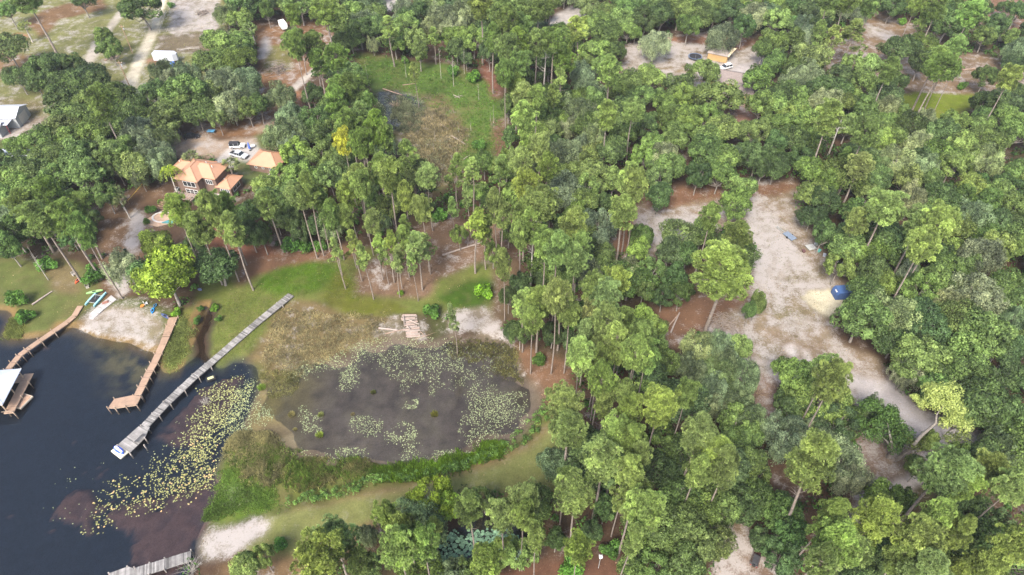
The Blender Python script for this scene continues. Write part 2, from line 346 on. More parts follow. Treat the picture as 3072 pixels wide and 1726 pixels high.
for poly, c, sp, h, op, soft in Z:
    px = [p[0] for p in poly]; py = [p[1] for p in poly]
    i0 = max(0, int((min(px)-8+232)/STEP)); i1 = min(NX, int((max(px)+8+232)/STEP)); j0 = max(0, int((min(py)-8-34)/STEP)); j1 = min(NY, int((max(py)+8-34)/STEP))
    if i1-i0 < 8 or j1-j0 < 8: continue
    sl_ = (slice(i0, i1), slice(j0, j1))
    ax_, ay_ = (.35*wx[sl_]+.65*wx2[sl_], .35*wy[sl_]+.65*wy2[sl_])
    if soft < 1: ax_, ay_ = X[sl_]+(wx2[sl_]-X[sl_])*soft, Y[sl_]+(wy2[sl_]-Y[sl_])*soft
    m = blur(pip(ax_, ay_, poly).astype(float), 2 if soft >= 1 else 1)
    m = np.clip(m*1.15, 0, 1)
    col[sl_] = col[sl_]*(1-m[..., None])+np.array(c)*m[..., None]; spk[sl_] = spk[sl_]*(1-m)+sp*m
    if h is not None: hgt[sl_] = hgt[sl_]*(1-m)+h*m
    if op: OPEN[sl_] |= pip(X[sl_], Y[sl_], poly)
mL = pip(wx2+(vnoise(X, Y, .9, 52)-.5)*1.1, wy2+(vnoise(X, Y, .9, 53)-.5)*1.1, LAKE); OPEN |= pip(X, Y, LAKE) | pip(X, Y, POND)
lk = blur(mL.astype(float), 2); lk2 = blur(mL.astype(float), 6)
hgt = hgt*(1-lk)+lk*(-.12-.9*np.clip(lk2*2-1, 0, 1))
mP = blur(pip(wx2+(fbm(X, Y, 8, 151)-.5)*11, wy2+(fbm(X, Y, 8, 153)-.5)*11, POND).astype(float), 3)*(1-lk)
hp = -.05-.05*np.clip((X+52)/20, 0, 1)*np.clip(1-np.abs(Y-95)/16, 0, 1)+(fbm(X, Y, 6, 71)-.5)*.05+(vnoise(X, Y, .9, 72)-.5)*.05
hgt = hgt*(1-mP)+hp*mP
mB = blur(pip(wx2, wy2, BPOND).astype(float), 2); hgt = hgt*(1-mB)-.4*mB; OPEN |= pip(X, Y, BPOND)
hgt += (fbm(X, Y, 5, 81)-.5)*.10*(1-lk)*(1-mP)
# colours of bed, mud, weed
def mixc(m, c):
    global col
    col = col*(1-m[..., None])+np.array(c)*m[..., None]
mixc(lk, S(33,41,52)); spk = spk*(1-lk)
mixc(mP, G(164,148,124)); pn = np.clip(fbm(X, Y, 12, 91)*3-1.2, 0, 1); mixc(mP*pn*.5, G(150,136,108)); mixc(mP*np.clip(1-(X+50+(fbm(X, Y, 9, 161)-.5)*16)/16, 0, 1)*.85, G(172,156,90)); mixc(mP*np.clip((X+50)/14, 0, 1)*.4, G(104,96,106))
mixc(mP*np.clip(vnoise(X, Y, 1.3, 121)*2.4-1.3, 0, 1)*.5, G(96,84,78)); mixc(mP*np.clip(fbm(X, Y, 14, 163)*4-1.9, 0, 1)*.5, G(122,104,92)); mixc(mP*np.clip(fbm(X, Y, 3, 123)*4-2.1, 0, 1)*.7, G(160,148,124))
mixc(mB, S(30,36,36)); spk = np.where(mP > .5, .0, spk); spk *= (1-mB)
for w_ in WEED:
    m = blur(pip(.55*wx+.45*wx2, .55*wy+.45*wy2, w_).astype(float), 4); m = np.clip((m-.35+(fbm(X, Y, 3, 95)-.5)*1.3)*5, 0, 1)*np.clip(vnoise(X, Y, 1.1, 96)*1.6, .6, 1)*lk
    mixc(np.clip(m*1.3,0,1), S(84,66,64)); hgt = np.where(m > 0, hgt*(1-m)-.10*m, hgt)
CREEK = [D(*q_, 0)[:2] for q_ in [(480,900),(484,800),(500,755),(550,760),(548,830),(530,880),(525,915)]]; mixc(pip(wx2, wy2, CREEK).astype(float)*lk, S(58,42,28))
shb = np.clip(lk*3, 0, 1)*np.clip(1-lk2*1.15, 0, 1)*(X > -120)*(X < -70)*(Y < 118); mixc(np.clip(shb*1.6, 0, 1), G(176,146,96))
ms_ = blur(pip(wx, wy, SHAL).astype(float), 5)*lk; ms_ = ms_*np.clip(fbm(X, Y, 2.2, 97)*3-1, 0, 1); mixc(ms_*.75, S(112,104,72))
# grass is never one green: worn, strawy and brown patches
gr_ = np.clip((col[..., 1]/np.maximum(col[..., 0], 1e-4)-.98)*5, 0, 1)*(1-lk)*(1-mP)
mixc(gr_*np.clip(fbm(X, Y, 5.5, 131)*3.2-1.5, 0, 1)*.42, G(152,138,92)); mixc(gr_*np.clip(vnoise(X, Y, 1.4, 133)*2.4-1.5, 0, 1)*.35, G(150,132,98)); mixc(gr_*np.clip(fbm(X, Y, 4, 135)*3-1.6, 0, 1)*.3, G(92,116,46))
cl_ = np.clip(spk*4-1, 0, 1)*(1-lk)*(1-mP)*np.clip(fbm(X, Y, 7, 141)*3-1.5, 0, 1); mixc(cl_*.45, G(146,142,96))
# broad tonal patchiness of real ground (dry and damp, worn and lush)
pt = (fbm(X, Y, 18, 101)-.5)*.5+(fbm(X, Y, 3.2, 103, 3)-.5)*.5
col *= (1+pt*(1-lk))[..., None]
# tensor grid: dense core stretched outwards to the horizon
ox = np.array([60, 160, 400, 900, 2500.]); 
gx = np.concatenate([(xs[0]-ox)[::-1], xs, xs[-1]+ox]); gy = np.concatenate([(ys[0]-ox)[::-1], ys, ys[-1]+ox])
def pad(a): return np.pad(a, [(5, 5), (5, 5)]+[(0, 0)]*(a.ndim-2), mode='edge')
GX, GY = np.meshgrid(gx, gy, indexing='ij'); H_ = pad(hgt); Cc = pad(col); Sp = pad(spk)
nx, ny = H_.shape
outl = pip(GX, GY, LAKE); outl[5:-5, 5:-5] = False; core = np.zeros((nx, ny), bool); core[5:-5, 5:-5] = True
H_ = np.where(core, H_, np.where(outl, -1.0, .6)); Cc = np.where((outl & ~core)[..., None], np.array(S(33,41,52)), np.where((~core)[..., None], np.array(G(100,98,62)), Cc))
idx = np.arange(nx*ny).reshape(nx, ny)
Qg = np.stack([idx[:-1, :-1], idx[1:, :-1], idx[1:, 1:], idx[:-1, 1:]], -1).reshape(-1, 4)
gm, t_, n_, l_ = newmat('ground_cover')
def ground_mat():
    n, l = n_, l_
    out = n.new("ShaderNodeOutputMaterial"); b = n.new("ShaderNodeBsdfPrincipled"); b.inputs['Roughness'].default_value = .95; b.inputs['Specular IOR Level'].default_value = .1
    a = n.new("ShaderNodeAttribute"); a.attribute_name = 'soil'; s = n.new("ShaderNodeAttribute"); s.attribute_name = 'sand'
    tc = n.new("ShaderNodeTexCoord")
    def noise(sc_, det=4, rough=.6):
        z = n.new("ShaderNodeTexNoise"); z.inputs['Scale'].default_value = sc_; z.inputs['Detail'].default_value = det; z.inputs['Roughness'].default_value = rough
        l.new(tc.outputs['Object'], z.inputs['Vector']); return z.outputs[0]
    def rng_(i, a0, a1, b0, b1):
        m = n.new("ShaderNodeMapRange"); m.inputs[1].default_value = a0; m.inputs[2].default_value = a1; m.inputs[3].default_value = b0; m.inputs[4].default_value = b1; l.new(i, m.inputs[0]); return m.outputs[0]
    fine = noise(3.6, 6, .75); med = noise(.5, 5, .7); gA = noise(.42, 7, .72); gB = noise(3.1, 5, .8)
    gm_ = n.new('ShaderNodeMix'); gm_.inputs[0].default_value = .42; l.new(gA, gm_.inputs[2]); gC = noise(.11, 3, .6); l.new(gB, gm_.inputs[3]); grit = gm_.outputs[0]
    m1 = n.new("ShaderNodeMath"); m1.operation = 'MULTIPLY'; l.new(rng_(fine, .3, .7, .76, 1.24), m1.inputs[0]); l.new(rng_(med, .3, .7, .85, 1.15), m1.inputs[1])
    mx = n.new("ShaderNodeMix"); mx.data_type = 'RGBA'; mx.blend_type = 'MULTIPLY'; mx.inputs[0].default_value = 1
    l.new(a.outputs['Color'], mx.inputs[6]); l.new(m1.outputs[0], mx.inputs[7])
    # bare sand showing through where the 'sand' weight is high
    th = n.new("ShaderNodeMath"); th.operation = 'MULTIPLY_ADD'; th.inputs[1].default_value = .25; th.inputs[2].default_value = .0; l.new(s.outputs['Fac'], th.inputs[0])
    ad_ = n.new('ShaderNodeMath'); ad_.operation = 'ADD'; l.new(grit, ad_.inputs[0]); l.new(rng_(gC, .3, .7, -.07, .07), ad_.inputs[1])
    sub = n.new("ShaderNodeMath"); sub.operation = 'ADD'; l.new(ad_.outputs[0], sub.inputs[0]); l.new(th.outputs[0], sub.inputs[1])
    fc_ = n.new('ShaderNodeMath'); fc_.operation = 'MULTIPLY'; l.new(rng_(sub.outputs[0], .555, .69, 0, .92), fc_.inputs[0]); l.new(rng_(s.outputs['Fac'], .0, .12, 0, 1), fc_.inputs[1]); fac = fc_.outputs[0]
    m2 = n.new("ShaderNodeMix"); m2.data_type = 'RGBA'; l.new(fac, m2.inputs[0]); l.new(mx.outputs[2], m2.inputs[6]); m2.inputs[7].default_value = (*G(232,223,216), 1)
    # brown litter flecks
    fl_ = rng_(noise(2.1, 6, .8), .56, .68, 0, .45); m3 = n.new("ShaderNodeMix"); m3.data_type = 'RGBA'; m3.blend_type = 'MULTIPLY'; l.new(fl_, m3.inputs[0]); l.new(m2.outputs[2], m3.inputs[6]); m3.inputs[7].default_value = (.62,.55,.45,1)
    l.new(m3.outputs[2], b.inputs['Base Color'])
    bp = n.new("ShaderNodeBump"); bp.inputs['Strength'].default_value = .6; bp.inputs['Distance'].default_value = .12; l.new(fine, bp.inputs['Height']); l.new(bp.outputs[0], b.inputs['Normal'])
    l.new(b.outputs[0], out.inputs[0])
ground_mat()
me = quadmesh('ground', np.stack([GX, GY, H_], -1).reshape(-1, 3), Qg, gm, None, True)
ca = me.attributes.new('soil', 'FLOAT_COLOR', 'POINT'); ca.data.foreach_set('color', np.concatenate([Cc, np.ones((nx, ny, 1))], -1).astype(np.float32).ravel())
sa = me.attributes.new('sand', 'FLOAT', 'POINT'); sa.data.foreach_set('value', Sp.astype(np.float32).ravel())
tag(link(bpy.data.objects.new('ground', me)), kind='structure')
def gz(x, y):
    i = int((x+232)/STEP+.5); j = int((y-34)/STEP+.5)
    return float(hgt[min(max(i, 0), NX-1), min(max(j, 0), NY-1)])
def gzv(x, y):
    i = np.clip(((x+232)/STEP+.5).astype(int), 0, NX-1); j = np.clip(((y-34)/STEP+.5).astype(int), 0, NY-1); return hgt[i, j]
def is_open(x, y):
    i = np.clip(((np.asarray(x)+232)/STEP+.5).astype(int), 0, NX-1); j = np.clip(((np.asarray(y)-34)/STEP+.5).astype(int), 0, NY-1); return OPEN[i, j]
# ------------------------------------------------------------------ water
wm, t_, n_, l_ = newmat('lake_water')
def water_mat(n, l):
    out = n.new("ShaderNodeOutputMaterial"); gl = n.new("ShaderNodeBsdfGlossy"); gl.inputs['Roughness'].default_value = .06
    tr = n.new("ShaderNodeBsdfTransparent"); tr.inputs[0].default_value = (.84,.87,.90,1)
    fr = n.new("ShaderNodeFresnel"); fr.inputs[0].default_value = 1.40
    tc = n.new("ShaderNodeTexCoord"); mp = n.new("ShaderNodeMapping"); mp.inputs['Scale'].default_value = (1.1, 2.2, 1); mp.inputs['Rotation'].default_value = (0,0,.25)
    nz = n.new("ShaderNodeTexNoise"); nz.inputs['Scale'].default_value = 1.6; nz.inputs['Detail'].default_value = 4
    l.new(tc.outputs['Object'], mp.inputs[0]); l.new(mp.outputs[0], nz.inputs['Vector'])
    bp = n.new("ShaderNodeBump"); bp.inputs['Strength'].default_value = .14; bp.inputs['Distance'].default_value = .06
    l.new(nz.outputs[0], bp.inputs['Height']); l.new(bp.outputs[0], gl.inputs['Normal']); l.new(bp.outputs[0], fr.inputs['Normal'])
    mu = n.new("ShaderNodeMath"); mu.operation = 'MULTIPLY'; mu.inputs[1].default_value = 1.0; l.new(fr.outputs[0], mu.inputs[0])
    ms = n.new("ShaderNodeMixShader"); l.new(mu.outputs[0], ms.inputs[0]); l.new(tr.outputs[0], ms.inputs[1]); l.new(gl.outputs[0], ms.inputs[2]); l.new(ms.outputs[0], out.inputs[0])
water_mat(n_, l_)
me = quadmesh('lake_water', [(-2500,-1800,0),(45,-1800,0),(45,270,0),(-2500,270,0)], [(0,1,2,3)], wm)
tag(link(bpy.data.objects.new('lake_water', me)), kind='structure')
# ================================================================== TREES
BARK = mat('pine_bark', (.21,.175,.15), .9, var=.35, nscale=2.5, bump=.5)
OBARK = mat('oak_bark', (.24,.215,.19), .9, var=.35, nscale=2.5, bump=.5)
GBARK = mat('weathered_grey_wood', (.40,.37,.33), .85, var=.25, nscale=2, bump=.4)
def oak_mesh(seed, R=6., zc=7.5, Rz=4.6, nl=46, per=330, leaf=.26, rs=(.2,.36), droop=0., spread=.9, moss=0):
    r = np.random.default_rng(seed); V = []; Tn = []; L = []
    stretch = 1+.25*r.normal(size=2)*.6; ph = r.random(6)*6.28
    for i in range(nl):
        zz = r.uniform(-.35, 1); a = i*2.399+r.normal()*.5; q = math.sqrt(max(0, 1-zz*zz))
        o = 1+.16*math.sin(2*a+ph[0])+.12*math.sin(3*a+ph[1])
        k = r.uniform(.55, spread)
        c = np.array([math.cos(a)*q*R*k*o*stretch[0], math.sin(a)*q*R*k*o*stretch[1], zz*Rz*k*(1+.12*math.sin(a*2+ph[2]))])
        lr = R*r.uniform(*rs)*(1 if r.random() > .15 else .65)
        outw = unit(c+np.array([0, 0, .35*Rz])); d = unit(r.normal(size=(per, 3))+outw*.75)
        bump = 1+.16*np.sin(d[:, 0]*6+ph[3]+i)*np.sin(d[:, 1]*6+ph[4]+2*i)+.1*np.sin(d[:, 2]*9+i)
        pos = c+d*(lr*bump*(.80+.28*r.random(per)))[:, None]*np.array([1.08, 1.08, .78])
        if droop: pos[:, 2] -= droop*r.random(per)**2*np.clip(1-d[:, 2], 0, 2)
        nrm = unit(d+r.normal(size=(per, 3))*.55+np.array([0, 0, .25])); sz = leaf*r.uniform(.6, 1.25, per)
        hole = np.sin(pos[:, 0]*2.1+ph[1]+i*.3)*np.sin(pos[:, 1]*2.3+ph[2])*np.sin(pos[:, 2]*2.6+ph[3]) < -.33
        pos = pos+hole[:, None]*(c-pos)*.75
        V.append(rhombs(pos+np.array([0, 0, zc]), nrm, sz, sz*.62, r))
        t = (.97+.20*r.normal())*np.ones(per)+r.normal(size=per)*.20+.16*np.sin(pos[:, 0]*3.1+i)*np.sin(pos[:, 1]*2.7+ph[5])*np.sin(pos[:, 2]*3.3); t = np.clip(t, .45, 1.5); Tn.append(np.repeat(t, 4)); L.append((c, lr))
    if moss:
        for i in range(moss):
            c, lr = L[r.integers(len(L))]; n = 26; a = r.random()*6.28
            p0 = c+np.array([math.cos(a), math.sin(a), -.2])*lr; pos = p0+r.normal(size=(n, 3))*np.array([.35,.35,.2]); pos[:, 2] -= r.random(n)*2.2
            V.append(blades(pos+np.array([0,0,zc]), unit(np.array([0, 0, -1.])+r.normal(size=(n,3))*.15), .8, .09, r)); Tn.append(np.full(n*4, 1.25))
    V = np.concatenate(V); crown = quadmesh('crown', V, qidx(len(V)//4), LEAF, np.concatenate(Tn))
    q = Q3(); h0 = zc-Rz*.55; lean = r.normal(size=2)*.4
    q.tube([(0,0,-.3),(lean[0]*.4,lean[1]*.4,h0*.5),(lean[0],lean[1],h0)], [.048*R*1.3,.045*R,.036*R], 8)
    for c, lr in [L[k] for k in r.permutation(len(L))[:24]]:
        e = c+np.array([0,0,zc-lr*.2])+unit(c+np.array([0,0,2.]))*lr*r.uniform(0, .95); b = np.array([lean[0], lean[1], h0*r.uniform(.75, 1)]); m_ = (b+e)/2+r.normal(size=3)*.35+np.array([0,0,-.3])
        q.tube([b, m_, e], [.024*R,.014*R,.005*R], 5)
    return crown, q.mesh('trunk', OBARK), R
def pine_mesh(seed, H=24., R=4.4, base=.58, nb=26, flat=.6, dead=3, dens=1.0, young=False, puff=.82):
    r = np.random.default_rng(seed); V = []; Tn = []; q = Q3(); lean = r.normal(size=2)*.7
    axis = lambda z: np.array([lean[0]*(z/H)**2+.25*math.sin(z*.25+seed), lean[1]*(z/H)**2, z])
    zs = np.linspace(-.3, H*.97, 9); r0 = .21 if young else .31
    q.tube([axis(z) for z in zs], [r0*(1-.72*max(z, 0)/H) for z in zs], 8)
    def puff_at(c, rp, out, tn):
        nt_ = int(30*rp*rp*dens)+8; d = unit(r.normal(size=(nt_, 3))+np.array([0,0,.7])+out*.45); tc = c+d*np.array([1, 1, .62])*rp*r.uniform(.78, 1.05, nt_)[:, None]
        k = 13; td = np.repeat(d, k, 0); p = np.repeat(tc, k, 0)
        dd = unit(td*.75+r.normal(size=(nt_*k, 3))*.62+np.array([0,0,.25]))
        V.append(blades(p, dd, r.uniform(.30, .55, nt_*k), .055, r)); t = np.clip(tn+r.normal(size=nt_)*.16, .45, 1.5); Tn.append(np.repeat(t, k*4))
    for i in range(nb):
        t = (i+.5)/nb; z = H*(base+(1-base)*t**.9); a = i*2.399+r.normal()*.35
        prof = (1-t)**flat*(.55+.45*min(1, t*3.5)) if not young else (1-t)**.8
        L_ = R*max(.16, prof)*r.uniform(.45, 1.2); rise = L_*r.uniform(.18, .55)
        b = axis(z); o = np.array([math.cos(a), math.sin(a), 0.]); e = b+o*L_+np.array([0,0,rise]); m_ = b+o*L_*.5+np.array([0,0,rise*.25])
        q.tube([b, m_, e], [.075 if not young else .045, .05, .018], 4)
        tn = 1+.18*r.normal(); rp = puff*r.uniform(.75, 1.15)*(.75 if young else 1)
        puff_at(e, rp, o, tn)
        for s in range(2 if L_ > 1.8 else 1):
            aa = a+r.choice([-1, 1])*r.uniform(.35, .75); o2 = np.array([math.cos(aa), math.sin(aa), 0]); k = r.uniform(.5, .8)
            puff_at(b+o2*L_*k+np.array([0,0,rise*k+r.normal()*.3]), rp*r.uniform(.6, .9), o2, tn+r.normal()*.1)
    puff_at(axis(H*.985), puff*.9, np.zeros(3), 1.1)
    for i in range(dead):
        z = H*base*r.uniform(.72, 1.0); a = r.random()*6.28; L_ = r.uniform(1., 2.6); b = axis(z)
        q.tube([b, b+np.array([math.cos(a)*L_*.6, math.sin(a)*L_*.6, .1]), b+np.array([math.cos(a+.2)*L_, math.sin(a+.2)*L_, .5])], [.05,.03,.01], 4)
    V = np.concatenate(V)
    return quadmesh('crown', V, qidx(len(V)//4), LEAF, np.concatenate(Tn)), q.mesh('trunk', BARK), R
def shrub_mesh(seed, R=1.6, n=9, per=150, leaf=.16):
    r = np.random.default_rng(seed); V = []; Tn = []
    for i in range(n):
        a = r.random()*6.28; k = r.uniform(0, .65); c = np.array([math.cos(a)*R*k, math.sin(a)*R*k, R*r.uniform(.35, .95)]); lr = R*r.uniform(.3, .48)
        d = unit(r.normal(size=(per, 3))+np.array([0,0,.5])); pos = c+d*lr*r.uniform(.75, 1.1, per)[:, None]; sz = leaf*r.uniform(.6, 1.3, per)
        V.append(rhombs(pos, unit(d+r.normal(size=(per, 3))*.5), sz, sz*.6, r)); Tn.append(np.repeat(np.clip(1+.2*r.normal()+r.normal(size=per)*.15, .5, 1.4), 4))
    V = np.concatenate(V); q = Q3()
    for i in range(5):
        a = r.random()*6.28; q.tube([(0,0,-.1),(math.cos(a)*R*.2, math.sin(a)*R*.2, R*.4),(math.cos(a)*R*.5, math.sin(a)*R*.5, R*.9)], [.05,.035,.015], 4)
    return quadmesh('crown', V, qidx(len(V)//4), LEAF, np.concatenate(Tn)), q.mesh('stem', OBARK), R
def palm_mesh(seed, H=8., kind='fan'):
    r = np.random.default_rng(seed); V = []; Tn = []; q = Q3(); zs = np.linspace(-.2, H, 6); c0 = np.array([.3, .1, H])
    q.tube([(.3*(z/H)**2, .1*(z/H)**2, z) for z in zs], [.24]+[.19]*4+[.26] if kind == 'fan' else [.22,.17,.15,.14,.13,.12], 8)
    if kind == 'fan':
        for i in range(46):
            d = unit(r.normal(size=3)+np.array([0,0,.15])); L_ = r.uniform(.9, 1.5); tip = c0+d*L_; side = unit(np.cross(d, r.normal(size=3)))
            k = 9; an = np.linspace(-1.1, 1.1, k); dd = unit(np.cos(an)[:, None]*d+np.sin(an)[:, None]*side+np.array([0,0,-.2])); 
            V.append(blades(np.repeat(tip[None], k, 0), dd, r.uniform(.6, 1.0, k), .09, r)); Tn.append(np.full(k*4, np.clip(1+.25*r.normal(), .5, 1.4)))
            V.append(blades((c0)[None], d[None], L_, .035, r)); Tn.append(np.full(4, 1.))
    else:
        for i in range(17):
            a = i*2.399; up = r.uniform(.25, 1.1); L_ = r.uniform(2.6, 3.4); n = 22; s = np.linspace(.05, 1, n)
            o = np.array([math.cos(a), math.sin(a)]); x = s*L_*(.55+.45*math.cos(up)); z = L_*(math.sin(up)*s-1.15*s**2.2)
            pts = np.stack([c0[0]+o[0]*x, c0[1]+o[1]*x, c0[2]+z], 1); per = np.array([-o[1], o[0], 0])
            for sg in (-1, 1):
                dd = unit(per*sg+np.array([o[0]*.5, o[1]*.5, -.45])+r.normal(size=(n, 3))*.12); V.append(blades(pts, dd, .8*(1-.5*s), .075, r)); Tn.append(np.full(n*4, 1.+.3*(i % 3-1)*.5))
    V = np.concatenate(V); return quadmesh('crown', V, qidx(len(V)//4), LEAF, np.concatenate(Tn)), q.mesh('trunk', GBARK), 2.2
def snag_mesh(seed, H=16., n=14, r0=.26):
    r = np.random.default_rng(seed); q = Q3(); lean = r.normal(size=2)*.5; ax = lambda z: np.array([lean[0]*z/H, lean[1]*z/H, z])
    q.tube([ax(z) for z in np.linspace(-.3, H, 7)], [r0*(1-.8*k/6) for k in range(7)], 7); m1 = q.mesh('trunk', GBARK); q = Q3()
    for i in range(n):
        z = H*r.uniform(.45, .97); a = r.random()*6.28; L_ = r.uniform(.6, 2.6)*(1.3-z/H*.6); b = ax(z); o = np.array([math.cos(a), math.sin(a), .35])
        e = b+o*L_; q.tube([b, b+o*L_*.5+r.normal(size=3)*.15, e], [.07,.045,.015], 4)
        q.tube([b+o*L_*.5, e+r.normal(size=3)*.6], [.03,.01], 3)
    return m1, q.mesh('branches', GBARK)
OAK = [oak_mesh(100+i, Rz=[4.6,5.2,4.0,4.8,5.6,4.3,4.9,4.4][i], nl=[44,50,40,52,46,48,56,42][i], rs=[(.2,.36),(.17,.3),(.24,.4),(.18,.34),(.2,.32),(.15,.28),(.18,.3),(.22,.34)][i]) for i in range(8)]
MOSS = [oak_mesh(200+i, Rz=4.6, nl=50, per=300, leaf=.2, rs=(.16,.28), droop=2.2, moss=150, spread=.95) for i in range(4)]
PINE = [pine_mesh(300+i, H=[24,26,22,25,23,27,24,25][i], R=[4.2,4.8,3.9,5.0,4.5,4.0,4.6,5.2][i], base=[.66,.72,.62,.68,.74,.66,.6,.7][i], nb=[50,54,46,58,48,52,58,56][i], flat=[.5,.4,.7,.45,.35,.6,.55,.4][i]) for i in range(8)]
YPINE = [pine_mesh(330+i, H=17, R=2.4, base=[.5,.6,.55][i], nb=20, flat=.7, dead=2, young=True, puff=.8) for i in range(3)]
SHRUB = [shrub_mesh(400+i) for i in range(4)]
FAN = [palm_mesh(450+i, 6.) for i in range(2)]; QUEEN = [palm_mesh(460, 8.5, 'queen')]
# greens of each kind (leaf albedo)
def g3(r, g, b): return np.array(S(r, g, b, 1.0))
KIND = {
 'o': ('mid_green_oak_tree', 'mid green oak', OAK, g3(106,126,68), 6., 12.5, .60, 'oaks and other broadleaf trees'),  # oaks of unknown species, divided into two names by leaf colour alone
 'O': ('dark_green_oak_tree', 'dark green oak', OAK, g3(84,104,60), 6., 12.5, .60, 'oaks and other broadleaf trees'),
 'y': ('broadleaf_tree', 'yellow-green broadleaf tree', OAK, g3(122,142,76), 6., 12.5, .60, 'light green broadleaf trees'),
 'Y': ('broadleaf_tree', 'bright lime-green broadleaf tree', OAK, g3(138,158,66), 6., 12.5, .60, 'light green broadleaf trees'),
 'g': ('mossy_oak_tree', 'grey-green moss-hung oak', MOSS, g3(110,124,88), 6., 12.5, .60, 'moss-hung oaks'),
 'm': ('mossy_oak_tree', 'pale silvery-green moss-hung oak', MOSS, g3(134,144,104), 6., 12.5, .60, 'moss-hung oaks'),
 'p': ('pine_tree', 'yellow-green slash pine', PINE, g3(136,153,86), 4.5, 24., .80, 'slash pines'),
 'P': ('pine_tree', 'green slash pine', PINE, g3(120,140,76), 4.5, 24., .80, 'slash pines'),
 'q': ('young_pine_tree', 'slender young pine', YPINE, g3(136,153,86), 2.4, 17., .78, 'slender young pines'),
 'Q': ('pine_tree', 'pale yellow pine', PINE, g3(190,182,84), 4.5, 24., .80, 'slash pines'),
 's': ('shrub', 'green shrub', SHRUB, g3(88,122,50), 1.6, 2.2, .6, 'shrubs'),
 'S': ('shrub', 'bright green shrub', SHRUB, g3(118,158,44), 1.6, 2.2, .6, 'shrubs'),
 'f': ('palm_tree', 'cabbage palm', FAN, g3(122,134,84), 2.2, 6.5, .93, 'palms'),
 'u': ('palm_tree', 'feather-leaved palm', QUEEN, g3(150,168,56), 2.8, 8.5, .95, 'palms'),
}
LEAFOBJ = {}
TREES = []; rt = np.random.default_rng(99)
def proto(kind, vi):
    """first tree of each shape is built; the others are copies of it"""
    lst = KIND[kind][2]; key = (id(lst), vi % len(lst))
    if key not in LEAFOBJ:
        crown, trunk, R = lst[vi % len(lst)]
        root = bpy.data.objects.new(KIND[kind][0], None); c = bpy.data.objects.new('crown', crown); t = bpy.data.objects.new('trunk' if 'trunk' in trunk.name else 'stem', trunk)
        c.parent = root; t.parent = root; LEAFOBJ[key] = (root, c, t); 
    return LEAFOBJ[key]
def place_tree(kind, x, y, Rm, H, px, py, lean=(0, 0), extra=None):
    name, desc, lst, colr, R0, H0, cf, grp = KIND[kind]; vi = int(rt.integers(1000)); pr, pc, pt_ = proto(kind, vi)
    root = pr.copy(); root.name = name; link(root); c = pc.copy(); link(c); c.parent = root; t = pt_.copy(); link(t); t.parent = root
    R1 = lst[vi % len(lst)][2]; sx = Rm/R1; root.location = (x, y, gz(x, y)); root.scale = (sx, sx, H/H0)
    root.rotation_euler = (lean[0], lean[1], rt.random()*6.28)
    j = 1+.13*rt.normal(); jc = np.clip(colr*j*np.array([1+.05*rt.normal(), 1+.03*rt.normal(), 1+.10*rt.normal()]), .008, .8); c.color = (*jc, 1)
    TREES.append([root, kind, px, py, Rm, H, extra]); return root
def crown_tree(kind, px, py, wpx, H=None, extra=None):
    """px,py: where the crown's middle shows; wpx its width there"""
    cf = KIND[kind][6]; H0 = KIND[kind][5]
    z0 = dist(px, py, 8)
    Rm = wpx/2*z0/FPX
    if H is None:
        if kind in 'pPQ': H = float(np.clip(19+Rm*1.0+rt.normal()*1.6, 17, 28))
        elif kind == 'q': H = float(np.clip(11+Rm*2+rt.normal()*1.5, 9, 19))
        elif kind in 'sS': H = Rm*1.5
        elif kind in 'fu': H = 6.5 if kind == 'f' else 9
        else: H = float(np.clip(6.5+Rm*1.05+rt.normal()*.8, 4.5 if Rm < 2 else 6.5, 17))
    for _ in range(2): x, y, z = W(px, py, .6+H*cf); Rm = wpx/2*dist(px, py, .6+H*cf)/FPX
    return place_tree(kind, x, y, Rm*1.04, H, px, py, extra=extra)
